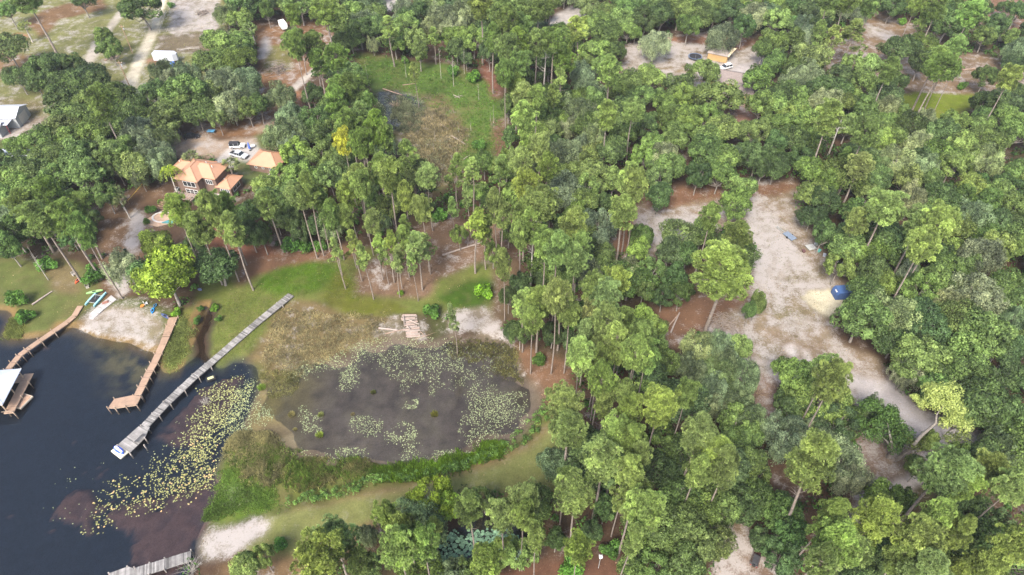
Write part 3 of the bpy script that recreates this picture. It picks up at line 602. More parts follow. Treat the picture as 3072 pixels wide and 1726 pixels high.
CROWNS = {
'A1': "o60,80,150 P250,60,250 O620,10,160 O1070,50,300 s1285,30,60 f185,200,110 o60,370,230 y790,300,150 o830,375,150 o140,590,170 O270,620,200 O330,560,250 O420,500,200 O540,490,160 O500,640,260 O640,600,230 o450,770,260 o600,720,250 o740,640,200 p760,790,230 y680,770,190 o880,750,250 o560,900,240 g990,740,200 o480,980,260 o860,880,240 o1000,850,220 g1040,990,260 o350,1050,240 o560,1060,240 o730,1000,240 o770,1150,240 o600,1190,260 o400,1190,240 o150,1110,190 y300,1230,140 o900,1150,220 g1130,1120,220 g1200,1050,190 o250,1310,240 o430,1350,250 o650,1330,250 y150,1400,230 o880,1270,180 g1200,1220,200 g1050,1330,120 f870,1445,120 g1690,300,180 g1700,110,150 O1830,30,230 f1890,210,120 y1640,330,240 o1800,340,200 y1800,450,180 o1560,490,220 o1670,440,200 g1230,540,170 g1380,560,200 m1290,610,170 O1160,690,170 y1400,720,320 o1300,850,270 o1480,840,210 g1680,620,230 g1850,600,240 m1740,790,250 o1870,830,160 o1640,900,120 g1880,720,160 o1250,930,210 f1430,1185,150 f1720,1235,160 u1265,1290,130 O60,1300,160",
'A2': "O60,30,160 o330,40,260 o480,20,170 o80,90,110 P290,150,130 P520,130,250 o660,200,230 o280,300,170 P310,400,180 P430,390,200 P470,470,180 O650,320,140 g820,160,180 y900,200,160 q1000,210,150 y1130,200,220 y1200,300,170 y1230,400,140 m880,330,80 m1110,60,160 O1220,100,190 m1330,190,170 g1420,120,220 m1560,100,240 P1700,60,220 P1850,60,240 y1600,260,140 m1500,200,160 y1640,310,190 P1880,210,190 P1780,260,160 P1880,450,170 O1760,400,150 q1340,270,90 q1195,540,80 s1110,440,80 s1480,520,110 s1640,560,130 P1880,640,140 o1900,800,130 g190,720,200 O20,800,160 g260,890,230 g210,1000,260 s120,1050,120 y300,1150,220 O450,910,210 O480,1020,200 P600,520,200 y680,560,190 P620,640,200 y760,650,170 P700,760,200 y830,780,170 P650,860,210 P780,900,210 y860,900,140 o600,980,210 P720,1000,200 y880,980,180 P900,1070,190 y500,1180,210 Q680,1160,140 o620,1260,210 P800,1180,200 P960,1080,170 y350,1320,230 y200,1330,170 y90,1420,200 o560,1340,210 p760,1330,250 p930,1250,200 q1160,1150,170 p1000,1350,230 y1180,1320,210 p1290,1380,190 q1500,1290,150 q1630,1300,150 q1830,1260,150 o1720,1230,140 s1680,1080,110 o1900,1180,120 o1910,1040,110",
'A3': "P80,60,250 P200,150,220 p280,40,160 P60,220,230 q510,220,190 o570,60,150 y650,180,170 y720,90,140 o700,260,190 o900,70,220 y620,400,200 O770,400,150 y930,250,80 m1080,330,220 O1120,120,200 o1260,80,240 o1330,200,190 o1480,60,180 O1520,130,140 O1650,100,200 m1820,120,230 g1590,280,250 O1750,220,160 o1890,380,140 P310,330,230 P180,350,190 P60,350,190 P60,520,190 q370,620,120 p90,700,210 p30,620,160 p180,780,150 P400,440,190 g530,560,180 p740,590,190 y680,500,150 o880,620,190 y1040,600,210 y1440,550,190 o1250,660,190 y1300,730,170 o1150,800,160 y1560,740,310 o1850,600,240 o1880,800,190 g480,820,220 q330,730,130 p720,900,180 p910,860,200 o620,750,170 o1000,740,160 p100,960,200 y300,990,170 m430,960,140 o280,880,150 o560,950,170 m620,1030,170 g520,1100,160 o850,1020,190 o1000,960,210 y1160,920,190 o1320,900,210 y1460,870,170 y1600,980,250 o1480,1040,220 o1220,1050,190 o1050,1090,160 o750,1150,260 o620,1140,170 m1110,1180,230 y1000,1180,190 o1170,1260,220 o1450,1150,230 o1600,1200,250 o1830,1000,230 O1850,1180,220 O1890,1270,170 p120,1160,170 p210,1180,190 p60,1260,190 p260,1300,170 y430,1320,210 o320,1400,170 y560,1420,190 y760,1370,190 o1100,1360,190 p900,1410,200 o1560,1330,210 y1740,1420,200 O1400,1330,170",
'A4': "y60,160,190 O200,60,170 O300,100,170 P450,60,210 P570,80,210 P760,60,170 O930,60,170 P1100,60,150 q640,250,200 q500,280,130 P400,220,120 s1010,150,80 q1130,180,110 o1350,180,290 P1500,160,220 P1280,60,170 O1570,60,170 O1720,200,170 O1880,100,140 O1790,60,100 g1880,380,190 O1870,500,160 O1000,370,220 y1170,330,170 P1260,460,230 P1370,420,170 O1150,480,190 o80,340,150 o200,300,170 m300,280,150 y320,430,270 o50,480,160 m300,560,220 O540,590,170 y640,490,170 y760,500,170 P900,560,170 O980,620,150 o760,650,230 P1250,600,220 P1390,560,120 O1640,590,150 s1480,640,90 p1800,620,180 O1800,780,240 O1680,790,220 O1890,700,140 y60,800,190 y220,760,170 m430,760,220 o580,780,160 y250,850,150 o720,850,210 m900,820,180 y1000,870,140 p460,920,230 y600,960,190 o850,950,210 O1100,940,190 m1190,900,150 o1400,920,190 y1600,950,180 o1800,900,210 o1860,1000,230 y1640,1060,210 O60,1080,180 O200,1060,190 o350,1100,170 p690,1080,230 y850,1080,170 m1130,1080,190 O1300,1000,210 y1450,1110,190 o810,1220,180 p700,1220,220 m960,1210,230 m1180,1260,190 o1320,1180,220 y1400,1240,200 m1650,1200,220 O60,1260,180 o330,1290,230 o580,1330,250 o450,1390,190 o820,1370,230 y1050,1360,210 o1230,1370,180 o1860,1300,170 y1520,1420,190",
'B1': "P150,60,250 p330,230,270 p500,230,250 p560,130,240 P420,80,200 O100,310,260 o60,420,220 P640,330,190 o800,40,170 f910,60,120 s350,530,150 s690,620,180 s1130,130,100 s1100,220,70 p1350,200,220 p1500,270,230 P1700,130,200 p1730,260,210 p1600,150,200 O1860,180,190 O1890,330,170 O1640,560,340 Y1180,400,250 Y1250,640,460 m940,560,230 S1320,900,80 s105,790,180 s180,920,140 s1480,940,80 s1610,860,80 s1640,950,60 s1500,860,60",
'B2': "p80,60,190 O230,120,170 p340,60,190 o270,230,170 p400,50,170 P470,100,150 P570,120,160 p700,60,170 p800,40,150 o880,80,150 p680,230,150 p870,200,170 y1020,120,180 p1130,60,140 p1260,190,180 q1105,250,110 O40,330,160 s250,380,170 s370,400,150 s480,390,120 P560,240,140 q600,440,110 q730,380,120 q910,400,120 q820,500,120 q960,460,90 q1000,400,130 q1060,470,110 q1215,410,170 q1110,350,140 q1290,400,130 q1180,540,80 q1050,560,90 s1380,170,130 q1480,120,90 q1600,40,90 q1640,260,200 y1530,330,110 q1720,280,130 o1785,460,130 S1725,735,150 S1090,755,60 s1330,880,140 q1490,920,90 p1850,150,170 p1800,60,150 o1900,320,130 p1870,560,130 O1900,800,110 O1910,1060,80 O150,200,160 O460,260,150 O330,310,140",
'B3': "p90,60,220 p240,120,290 p60,210,170 p160,260,230 p240,430,220 p440,350,230 p500,440,190 p330,540,210 p480,560,230 p60,350,150 o540,80,210 o480,190,200 g630,260,280 p840,110,250 p930,50,180 O1100,40,200 o970,350,160 o1280,330,240 o1430,320,220 P1490,210,180 p1700,300,250 o1680,100,230 p1610,590,500 O1190,470,230 O1310,480,200 y950,440,190 o700,490,170 m880,600,190 o680,570,160 o1050,600,190 O1230,650,200 O1270,770,160 O1140,790,150 o990,740,150 p80,850,190 p200,800,240 p370,780,230 p330,880,210 p600,760,210 p770,730,220 p700,860,240 p150,1000,190 p430,950,190 p600,950,190 p680,1060,230 p850,1020,210 y1000,960,190 y1090,1030,170 p560,1070,190 p800,1150,250 p950,1150,220 p640,1210,170 p500,1310,240 p650,1300,170 y1100,1180,170 p900,1300,240 p1000,1290,220 o1170,1300,220 m1420,1180,240 m1550,1160,240 g1350,1350,250 y1700,1170,160 g1600,1270,200 g1750,1370,240 g1550,1380,240 s200,1260,140 O60,1060,170 O60,720,170 s1400,1080,90 O300,1080,150 O450,1150,160 O380,640,200",
'B4': "o350,20,240 O420,70,190 O330,190,160 p860,160,310 p660,220,190 p1130,290,290 p1250,340,250 p1150,450,250 o600,430,280 o760,480,250 o540,560,210 O420,330,150 O560,330,170 m1100,50,210 o1300,60,220 g1520,180,290 y1280,190,190 o1450,60,190 o1650,90,210 o1850,120,190 g1600,480,290 y1700,420,220 o1850,420,210 O1890,260,170 o780,620,240 o860,690,180 m1050,620,170 o1150,740,250 o1260,680,230 o1500,560,190 o1000,740,170 o710,960,370 m940,930,340 y1130,1260,360 m1040,1370,200 m1560,780,380 m1360,860,250 g1400,730,210 o1780,700,210 o1860,850,220 g1860,970,220 o1450,980,290 o1620,1100,390 O1780,1140,280 o1500,1240,320 O1700,1310,330 O1880,1200,170 o1450,1390,280 O1850,1400,210 o200,1410,290 p420,1410,250 O1000,900,200",
'C1': "y1860,1380,210",
'C2': "s180,1220,140 y60,1310,140 p580,1200,370 p480,1360,400 p760,1330,220 Y1340,860,300 Y1450,930,200 p1000,1020,190 p1140,1130,270 p1080,1310,290 p1260,1250,250 q1340,1080,140 p1620,1000,250 o1720,870,160 p1860,1000,240 y1870,1250,200 g840,1140,140 o860,1400,200 o1250,1410,240 s1500,1380,160 p1740,1390,260 o1600,1420,180",
'C3': "p90,900,290 p80,1080,170 y60,1300,210 p400,200,290 p430,330,320 p640,60,220 p700,200,160 p860,110,210 p870,260,210 p800,400,220 p880,480,220 p1100,230,310 p1420,370,310 p1520,520,320 p1610,640,240 p1390,660,220 g340,610,250 P400,710,190 p690,600,340 p850,720,210 p960,600,170 p480,920,310 p920,850,310 p950,1060,290 p880,1230,170 p500,1290,220 O1090,660,220 O1200,700,200 O1280,850,320 o1450,900,290 o1600,960,230 o1170,1100,290 o1330,1100,290 o1400,1250,290 o1240,1210,240 o1560,1210,190 o1300,1370,330 o900,1410,190 s740,1250,170 s450,1380,230 o1700,310,290 o1720,430,280 o1800,600,250 o1840,720,200 O1850,860,250 O1750,920,230 O1870,1190,190 g1680,170,240 g1790,260,240 g1510,60,240 m1500,170,180 p1300,120,190 o1060,1380,210 O700,950,180 O600,1120,180 O330,1180,170 P180,1180,170",
'C4': "y200,60,190 p450,60,290 O520,300,280 O620,290,210 O180,180,240 m130,400,290 m330,450,330 m530,560,330 m620,720,240 p330,710,390 O880,270,150 O980,400,160 g780,180,120 y1420,280,180 y1200,450,150 O1580,160,440 O1740,210,330 O1860,310,170 g1750,480,240 g1860,580,200 p1300,690,400 p1450,790,230 p1690,610,290 p1790,820,290 o830,870,260 o980,900,190 o1130,650,150 y1400,560,180 O100,1000,290 O150,1160,250 O100,1310,280 p760,1080,340 p480,1180,380 p400,1060,220 p620,1300,250 p1240,1060,270 p1100,1220,340 p1000,1310,250 p1340,1220,200 O1440,1000,230 O1560,950,200 O1500,1250,230 p1790,1250,310 p1690,1380,320 p1110,1420,320 p1360,1440,250 p330,1400,240 o860,1400,270 O1700,1080,240",
}
for tile, s_ in CROWNS.items():
    for e in s_.split():
        k = e[0]; a, b_, c_ = [float(q) for q in e[1:].split(',')]
        if k in 'YQ' and False: pass
        px, py = T(tile, a, b_); wp = c_*TILE
        hh = None
        if tile == 'B1' and k == 'Y' and c_ == 460: hh = 15.5
        if tile == 'B3' and c_ == 500: hh = 25.
        crown_tree(k, px, py, wp, hh)
for a_, b_, w_, h_ in [(1850,840,110,9.5),(1790,905,100,8),(1880,880,80,8.5)][:2]: crown_tree('o', *T('B3', a_, b_), w_*TILE, h_)
# fill the gaps of the woods: an understorey of oaks and pines wherever the canopy of the list leaves a hole
placed = np.array([[t[0].location.x, t[0].location.y, t[4]*(.45 if t[1] in 'pPqQ' else 1)] for t in TREES])
rf = np.random.default_rng(5); cnt = {'o': 0, 'p': 0}
CLR = None
def crown_clear(x, y, R, H):
    a = np.linspace(0, 6.28, 9)[:-1]; pxs, pys = P(x+np.cos(a)*R*.8, y+np.zeros(8), .6+H*.6+np.sin(a)*R*.5)
    g_ = [W(px, py, .6) for px, py in zip(pxs, pys)]; gx_ = np.array([q[0] for q in g_]); gy_ = np.array([q[1] for q in g_])
    return is_open(gx_, gy_).sum() <= 1
for _ in range(30000):
    if cnt['o']+cnt['p'] >= 400: break
    x = rf.uniform(-215, 215); y = rf.uniform(40, 296); px, py = P(x, y, 5.)
    if not (-80 < px < 3150 and -60 < py < 1800): continue
    if is_open(x, y) or math.hypot(x+82, y-148) < 15 or math.hypot(x+70, y-158) < 9: continue
    R = rf.uniform(2.4, 5.8)*(1 if _ < 12000 else .62); H = 4+R*1.3
    d = np.hypot(placed[:, 0]-x, placed[:, 1]-y)
    if (d < .50*placed[:, 2]+.55*R).any(): continue
    if not crown_clear(x, y, R, H): continue
    # leave litter visible between the trees in the open woods of the lower middle
    if fbm(np.array([x]), np.array([y]), 11, 77)[0] > .66: continue
    k = rf.choice(list('ooOOygOy')); k = 'o' if k == 's' else k
    place_tree(k, x, y, R, H, px, py); placed = np.vstack([placed, [x, y, R]]); cnt['o'] += 1
print('trees', len(TREES), cnt)
# low undergrowth of the woods, one mass
def undergrowth():
    r = np.random.default_rng(8); n = 9000; x = r.uniform(-222, 222, n); y = r.uniform(38, 302, n); k = ~is_open(x, y) & (fbm(x, y, 10, 77) < .66) & ~is_open(x, y-1.6)
    x = x[k]; y = y[k]; px, py = P(x, y, 1.); k = (px > -60) & (px < 3130) & (py > -40) & (py < 1790); x = x[k][:5200]; y = y[k][:5200]; m = len(x); per = 44
    R = r.uniform(.7, 2.1, m); d = unit(r.normal(size=(m, per, 3))+np.array([0,0,.6])); c = np.stack([x, y, gzv(x, y)+R*.25], -1)[:, None]
    pos = c+d*(R[:, None]*r.uniform(.5, 1.05, (m, per)))[..., None]*np.array([1.1,1.1,.9]); sz = r.uniform(.18, .42, (m, per))
    V = rhombs(pos.reshape(-1, 3), unit(d+r.normal(size=d.shape)*.5).reshape(-1, 3), sz.ravel(), sz.ravel()*.6, r)
    t = np.clip(1+.3*r.normal(size=(m, 1))+r.normal(size=(m, per))*.15, .4, 1.5)
    me = quadmesh('undergrowth', V, qidx(len(V)//4), LEAF, np.repeat(t.ravel(), 4)); o = bpy.data.objects.new('undergrowth', me); link(o); o.color = (*g3(72,104,44), 1)
    tag(o, 'dark green undergrowth of bushes and saplings between the tree trunks of the woods', 'undergrowth', kind='stuff')
undergrowth()
# ================================================================== BUILDINGS
COPPER = mat('orange_metal_roof', (.39,.215,.13), .6, .0, var=.06, nscale=.6, spec=.5)
BRICK = mat('brown_siding', (.15,.10,.078), .85, var=.12, nscale=1.5, bump=.3)
WHITE = mat('white_paint', (.72,.72,.70), .5, var=.05)
GLASS = mat('dark_window_glass', (.025,.03,.035), .08, var=.1, spec=.8)
WMETAL = mat('white_metal_roof', (.44,.46,.50), .5, var=.05, nscale=.5)
GREYW = mat('pale_grey_metal_wall', (.33,.35,.35), .6, var=.06)
BLACK = mat('black_rubber', (.02,.02,.022), .8, var=.2)
CONC = mat('pale_concrete', (.40,.37,.35), .9, var=.12, nscale=.7, bump=.2)
WOOD = mat('brown_timber', (.30,.20,.13), .85, var=.2, tone=True)
def frame(x, y, rz): 
    c, s = math.cos(rz), math.sin(rz)
    return lambda a, b: (x+a*c-b*s, y+a*s+b*c)
def hip(x0, x1, y0, y1, ze, zr, ridge, ov=.45, axis='x', thick=.14):
    """hip roof as a closed shell: eaves z ze, ridge z zr; ridge = (a,b) along the axis"""
    X0, X1, Y0, Y1 = x0-ov, x1+ov, y0-ov, y1+ov
    if axis == 'x': ym = (y0+y1)/2; r0, r1 = (ridge[0], ym), (ridge[1], ym)
    else: xm = (x0+x1)/2; r0, r1 = (xm, ridge[0]), (xm, ridge[1])
    V = [(X0,Y0,ze),(X1,Y0,ze),(X1,Y1,ze),(X0,Y1,ze),(r0[0],r0[1],zr),(r1[0],r1[1],zr)]; V += [(a,b,c-thick) for a,b,c in V[:4]]
    if axis == 'x': F = [(0,1,5,4),(1,2,5),(2,3,4,5),(3,0,4)]
    else: F = [(0,1,4),(1,2,5,4),(2,3,5),(3,0,4,5)]
    F += [(0,6,7,1),(1,7,8,2),(2,8,9,3),(3,9,6,0),(6,9,8,7)]
    return MB().add(V, F)
def ridgecaps(o, V, pairs, m, nm='ridge_cap'):
    for a, b in pairs:
        MB().tube([tuple(V[a][k]+(.04 if k == 2 else 0) for k in range(3)), tuple(V[b][k]+(.04 if k == 2 else 0) for k in range(3))], .09, 5).build(nm, m, o)
CAPM = mat('roof_trim_copper', (.36,.18,.10), .5, var=.08)
def seams(o, X0, X1, Y, z0, Yr, zr, m): pass
def roof_part(parent, args, m, capm, **k):
    mb = hip(*args, **k); o = mb.build('roof', m, parent)
    ax = k.get('axis', 'x'); prs = [(4,5),(0,4),(3,4),(1,5),(2,5)] if ax == 'x' else [(4,5),(0,4),(1,4),(2,5),(3,5)]
    ridgecaps(o, mb.V, prs, capm); return o
def window(parent, x0, x1, z0, z1, y, panes=1, rows=1, nrm=(0,-1), fm=None, nm='window'):
    """window in a wall whose face is y=const (nrm 0,-1 / 0,1) or x=const (nrm ±1,0)"""
    fm = fm or WHITE; sx, sy = nrm
    def bx(mb, a0, a1, c0, c1, d0, d1):
        if sy: mb.box(a0, a1, min(y+sy*d0, y+sy*d1), max(y+sy*d0, y+sy*d1), c0, c1)
        else: mb.box(min(y+sx*d0, y+sx*d1), max(y+sx*d0, y+sx*d1), a0, a1, c0, c1)
    f = MB(); t = .09
    bx(f, x0, x1, z1-t, z1, .003, .07); bx(f, x0, x1, z0, z0+t, .003, .07)
    for i in range(panes+1):
        xx = x0+(x1-x0-t)*i/panes; bx(f, xx, xx+t, z0+t+.002, z1-t-.002, .004, .065)
    for j in range(1, rows):
        zz = z0+(z1-z0)*j/rows; bx(f, x0+.01, x1-.01, zz-.03, zz+.03, .006, .05)
    o = f.build(nm, fm, parent)
    for i in range(panes):
        g = MB(); xx = x0+t+(x1-x0-t)*i/panes; bx(g, xx+.002, xx+(x1-x0-t)/panes-t-.002, z0+t, z1-t, .002, .03); g.build('pane', GLASS, o)
    return o
def walls(parent, x0, x1, y0, y1, z0, z1, m, nm='wall'): return MB().box(x0, x1, y0, y1, z0, z1).build(nm, m, parent)
# --- the copper-roofed house by the lake
GZ = .6
h = thing('lake_house', 'two-storey brown house with orange metal hip roofs among the trees by the lake', 'house', (-90.5, 150.5, GZ), R_(-14))
walls(h, 0, 6.5, 0, 9, -.3, 5.5, BRICK); walls(h, 6.505, 10.4, 2.3, 8.8, -.3, 5.5, BRICK); walls(h, -3.9, -.005, 4.5, 8.9, -.3, 5.0, BRICK); walls(h, 10.405, 14.1, 2.4, 8.0, -.3, 2.75, BRICK)
roof_part(h, (0, 6.5, 0, 9, 5.6, 7.6), COPPER, CAPM, ridge=(3.2, 5.8), axis='y')
roof_part(h, (3.3, 10.4, 2.35, 8.8, 5.55, 7.5), COPPER, CAPM, ridge=(4.6, 7.4), axis='x')
roof_part(h, (-3.9, 1.2, 4.5, 8.9, 5.1, 6.3), COPPER, CAPM, ridge=(-1.8, .6), axis='x')
roof_part(h, (10.2, 14.1, 2.4, 8.0, 2.9, 4.2), COPPER, CAPM, ridge=(4.6, 5.9), axis='y')
window(h, 1.9, 5.6, 3.3, 5.0, 0, 3, 1); window(h, 1.9, 5.6, .7, 2.4, 0, 3, 2)
window(h, 7.3, 9.3, 3.3, 4.8, 2.3, 3, 1); window(h, 10.9, 13.6, .8, 2.3, 2.4, 4, 1)
window(h, 3.0, 4.4, 3.4, 4.7, 14.1-14.1, 1, 1, (-1, 0))
window(h, 3.4, 6.8, .9, 2.2, 14.1, 2, 1, (1, 0))
ch = MB().box(-.75, .15, 1.1, 2.0, -.3, 7.0); ch.build('chimney', BRICK, h); MB().box(-.85, .25, 1.0, 2.1, 7.0, 7.15).build('chimney_cap', CAPM, h)
for (a, b_, z_) in [(-2.6,6.4,6.1),(8.6,5.0,7.3),(11.5,4.5,3.9),(6.0,6.4,7.2)]: MB().cyl(a, b_, z_-.3, z_+.35, .09, 8).build('vent_pipe', WHITE, h)
DECKM = mat('weathered_deck', (.27,.21,.18), .9, var=.25, tone=True)
d = MB()
for i in range(26): d.box(-1.8+i*.27, -1.8+i*.27+.25, -3.0, -.02, .95, 1.0, .8+.4*((i*37) % 11)/11)
d.build('deck_boards', DECKM, h)['kind'] = 'stuff'
rl = MB()
for i in range(9): rl.box(-1.75+i*.84, -1.68+i*.84, -2.99, -2.92, 1.0, 1.95)
rl.box(-1.8, 5.2, -3.0, -2.91, 1.955, 2.03); rl.box(-1.8, 5.2, -2.98, -2.93, 1.45, 1.52); rl.build('railing', WOOD, h)
MB().box(6.0, 12.6, -2.2, 2.28, -.3, .35).build('patio', CONC, h)
# patio posts and white awning frame
pf = MB(); 
for a in (9.9, 12.3): pf.cyl(a, -1.4, .35, 2.4, .07, 6)
pf.build('post', WHITE, h)
st = thing('timber_stairs', 'brown timber garden steps going down beside the corner of the lake house', 'steps', (-93.6, 148.0, GZ), R_(-14))
for i in range(6): MB().box(-1.0, 1.0, -i*.75, -i*.75+.18, -.1, .62-i*.1, 1).build('step', WOOD, st)
ft = thing('potted_urn', 'grey metal air-conditioner unit standing against the side wall of the lake house', 'air conditioner', (-92.2, 152.2, GZ), R_(-14))
ft.name = 'air_conditioner'; MB().box(-.5,.5,-.5,.5,0,1.0).build('casing', GREYW, ft, bevel=.04); MB().cyl(0,0,1.0,1.05,.4,14).build('fan_grille', BLACK, ft)
g = thing('garage', 'brown detached garage with orange metal hip roof behind the lake house', 'garage', (-75.0, 161.5, GZ), R_(-14))
walls(g, 0.3, 9.0, 0.3, 7.2, -.3, 2.4, BRICK); mb = roof_part(g, (.3, 9.0, .3, 7.2, 2.45, 4.7), COPPER, CAPM, ridge=(3.6, 6.0), axis='x', ov=.5)
window(g, 1.9, 2.7, 1.2, 1.9, .3); window(g, 4.2, 4.9, 1.3, 1.9, .3); window(g, 6.4, 8.4, .3, 2.2, .3, 4, 1, nm='glass_door')
MB().box(6.2, 8.6, -1.4, .28, -.2, .12).build('door_step', CONC, g)
# --- pool below the house
px_, py_, _ = W(487, 655); px_, py_ = W(490, 652)[:2]
pl = thing('swimming_pool', 'small round pool with tan stone deck half hidden by pines below the lake house', 'pool', (px_, py_, GZ), R_(-10))
STONE = mat('tan_paving', (.50,.34,.23), .85, var=.2, nscale=1.2, bump=.2)
ring = MB(); n = 28
V = []; F = []
for i in range(n):
    a = 2*math.pi*i/n
    for rr, zz in ((1.9, -.25), (1.9, .12), (2.3, .12), (2.3, -.1)): V.append((rr*math.cos(a)*1.35, rr*math.sin(a), zz))
for i in range(n):
    j = (i+1) % n
    for k in range(3): F.append((i*4+k, j*4+k, j*4+k+1, i*4+k+1))
ring.add(V, F); ring.build('coping', mat('white_stone', (.6,.57,.52), .8), pl)
MB().prism([(1.9*1.35*math.cos(2*math.pi*i/n), 1.9*math.sin(2*math.pi*i/n)) for i in range(n)], -.2, -.02).build('pool_water', mat('green_pool_water', (.05,.16,.12), .08, spec=.7), pl)
MB().prism([(-4.3,-2.3),(-2.9,.6),(-1.8,2.6),(3,3.0),(4,-1.5),(.5,-3.9),(-2,-3.6)], -.3, .02).build('deck', STONE, pl)
MB().prism([(1.0,-2.4),(2.4,-.9),(4.6,.5),(3.8,-2.2)], .03, .30).build('slide', mat('teal_plastic', (.10,.30,.30), .4), pl)
# --- sheds at the left edge
def gable(name, label, cat, x, y, rz, L, Wd, ze, zr, rm, wm, ov=.4, axis='x', door=None, grp=None):
    t = thing(name, label, cat, (x, y, GZ), rz, grp); hw = Wd/2
    MB().box(0, L, -hw, hw, -.3, ze).build('wall', wm, t)
    for xx in (0.0, L-.1): gb = MB(); gb.add([(xx,-hw,ze),(xx,hw,ze),(xx,0,zr),(xx+.1,-hw,ze),(xx+.1,hw,ze),(xx+.1,0,zr)], [(0,2,1),(3,4,5),(0,3,5,2),(1,2,5,4)]).build('gable_end', wm, t)
    for s in (-1, 1):
        a = (zr-ze)/hw; e = hw+ov
        V = [(-ov, s*e, ze-ov*a+.05),(L+ov, s*e, ze-ov*a+.05),(L+ov, s*.0, zr+.05),(-ov, s*.0, zr+.05)]; V += [(p[0], p[1], p[2]+.1) for p in V]
        MB().add(V, [(0,3,2,1),(4,5,6,7),(0,1,5,4),(1,2,6,5),(2,3,7,6),(3,0,4,7)]).build('roof_slope', rm, t)
    MB().box(-ov, L+ov, -.12, .12, zr+.14, zr+.2).build('ridge_cap', rm, t)
    return t
x, y, _ = W(-60, 395, 1); 
x, y = W(-70, 388, 4.)[:2]
def shed_at(label, px, py, L, Wd, ze, zr, rz=0, door=False):
    """px,py: ground corner below the near end of the right-hand gable wall"""
    x, y = W(px, py)[:2]; c, s = math.cos(rz), math.sin(rz)
    t = gable('metal_shed', label, 'shed', x-L*c-Wd/2*s, y-L*s+Wd/2*c, rz, L, Wd, ze, zr, WMETAL, GREYW)
    if door: MB().box(L+.005, L+.06, -Wd*.28, Wd*.28, 0, ze*.85).build('roller_door', mat('cream_door', (.50,.48,.42), .6), t)
    return t
t = shed_at('large pale metal shed with white gable roof at the left edge above the woods', 62, 384, 26, 7.5, 3.6, 5.0, R_(3), True)
MB().box(8, 25, -7.2, -3.8, 3.0, 3.12).build('lean_to_roof', WMETAL, t)
for a_ in (9, 15, 24.5): MB().cyl(a_, -7.0, 0, 3.0, .08, 6).build('post', mat('red_steel', (.3,.03,.03), .6), t)
t = shed_at('small pale metal shed with white roof in front of the large metal shed', 8, 414, 12, 4.6, 2.6, 3.7, R_(3))
t = shed_at('long white-roofed metal building at the left edge below the pale sheds', 92, 556, 30, 12, 3.6, 5.0, 0)
t = shed_at('white-roofed low building at the left edge, lowest of the pale metal sheds', 30, 612, 12, 6, 2.6, 3.6, 0)
# --- barn and brown-roofed house of the upper right yard
YEL = mat('yellow_board_siding', (.38,.25,.11), .8, var=.1, nscale=1, bump=.2); GSH = mat('grey_shingles', (.27,.235,.215), .9, var=.2, nscale=3, bump=.3); BSH = mat('brown_shingles', (.20,.165,.15), .9, var=.2, nscale=3, bump=.3)
bx_, by_ = W(2120, 172, .6)[:2]
a0 = W(2121, 178, .6); a1 = W(2178, 190, .6)
ang = math.atan2(a1[1]-a0[1], a1[0]-a0[0]); L_ = math.hypot(a1[0]-a0[0], a1[1]-a0[1])
t = gable('barn', 'small yellow barn with grey shingle gable roof beside the trampoline', 'barn', a0[0]-math.sin(ang)*2.6, a0[1]+math.cos(ang)*2.6, ang, L_, 5.2, 2.6, 4.6, GSH, YEL, .3)
MB().box(L_+.004, L_+.03, -.9, .9, 0, 2.3).build('painted_dark_doorway', BLACK, t)  # flat black panel, painting the shade inside the barn door onto the wall
tr_ = MB()
for s in (-1, 1): tr_.box(L_+.02, L_+.12, s*1.0-.1, s*1.0+.1, 0, 2.4)
tr_.box(L_+.02, L_+.12, -1.1, 1.1, 2.405, 2.6); tr_.build('door_trim', mat('cream_trim', (.62,.52,.33), .7), t)
ov_ = MB()
for s in (-1, 1): ov_.add([(L_+.3, s*2.9, 2.3),(L_+2.0, s*.0, 4.75),(L_+.3, 0, 4.75),(L_+.3, s*2.9, 2.2),(L_+2.0, 0, 4.65),(L_+.3, 0, 4.65)], [(0,1,2),(3,5,4),(0,3,4,1),(1,4,5,2)])
ov_.build('roof_overhang', mat('cream_trim', (.62,.52,.33), .7), t)
x, y = W(2085, 173, 1)[:2]
tp = thing('trampoline', 'round black trampoline with blue rim on the sandy yard left of the yellow barn', 'trampoline', (x, y, GZ))
MB().prism([(2.1*math.cos(2*math.pi*i/24), 2.1*math.sin(2*math.pi*i/24)) for i in range(24)], .86, .88).build('jumping_mat', BLACK, tp)
ring = MB(); V = []; F = []
for i in range(24):
    a = 2*math.pi*i/24
    for rr, zz in ((2.12,.86),(2.12,.94),(2.5,.94),(2.5,.86)): V.append((rr*math.cos(a), rr*math.sin(a), zz))
for i in range(24):
    for k in range(4): F.append((i*4+k, ((i+1) % 24)*4+k, ((i+1) % 24)*4+(k+1) % 4, i*4+(k+1) % 4))
ring.add(V, F); ring.build('rim_pad', mat('slate_blue_pad', (.10,.13,.19), .6), tp)
for i in range(6): a = math.pi/3*i; MB().cyl(2.4*math.cos(a), 2.4*math.sin(a), 0, .86, .035, 6).build('leg', GREYW, tp)
for i in range(6): a = math.pi/3*i+.3; MB().cyl(2.45*math.cos(a), 2.45*math.sin(a), .94, 2.6, .025, 6).build('net_pole', GREYW, tp)
ra = W(2140, 256, 3.2); 
t = thing('brown_roofed_house', 'long house with brown shingle roof behind the trees below the white cars', 'house', (W(2125,262,.6)[0], W(2125,262,.6)[1], GZ), R_(-21))
walls(t, 0, 13, 0, 8.5, -.3, 2.6, YEL); roof_part(t, (0, 13, 0, 8.5, 2.7, 4.6), BSH, BSH, ridge=(1.5, 11.5), axis='x')
walls(t, 9.0, 15.5, -4.6, -.01, -.3, 2.5, YEL); roof_part(t, (9.0, 15.5, -4.6, 1.5, 2.55, 4.0), BSH, BSH, ridge=(11, 14), axis='x')
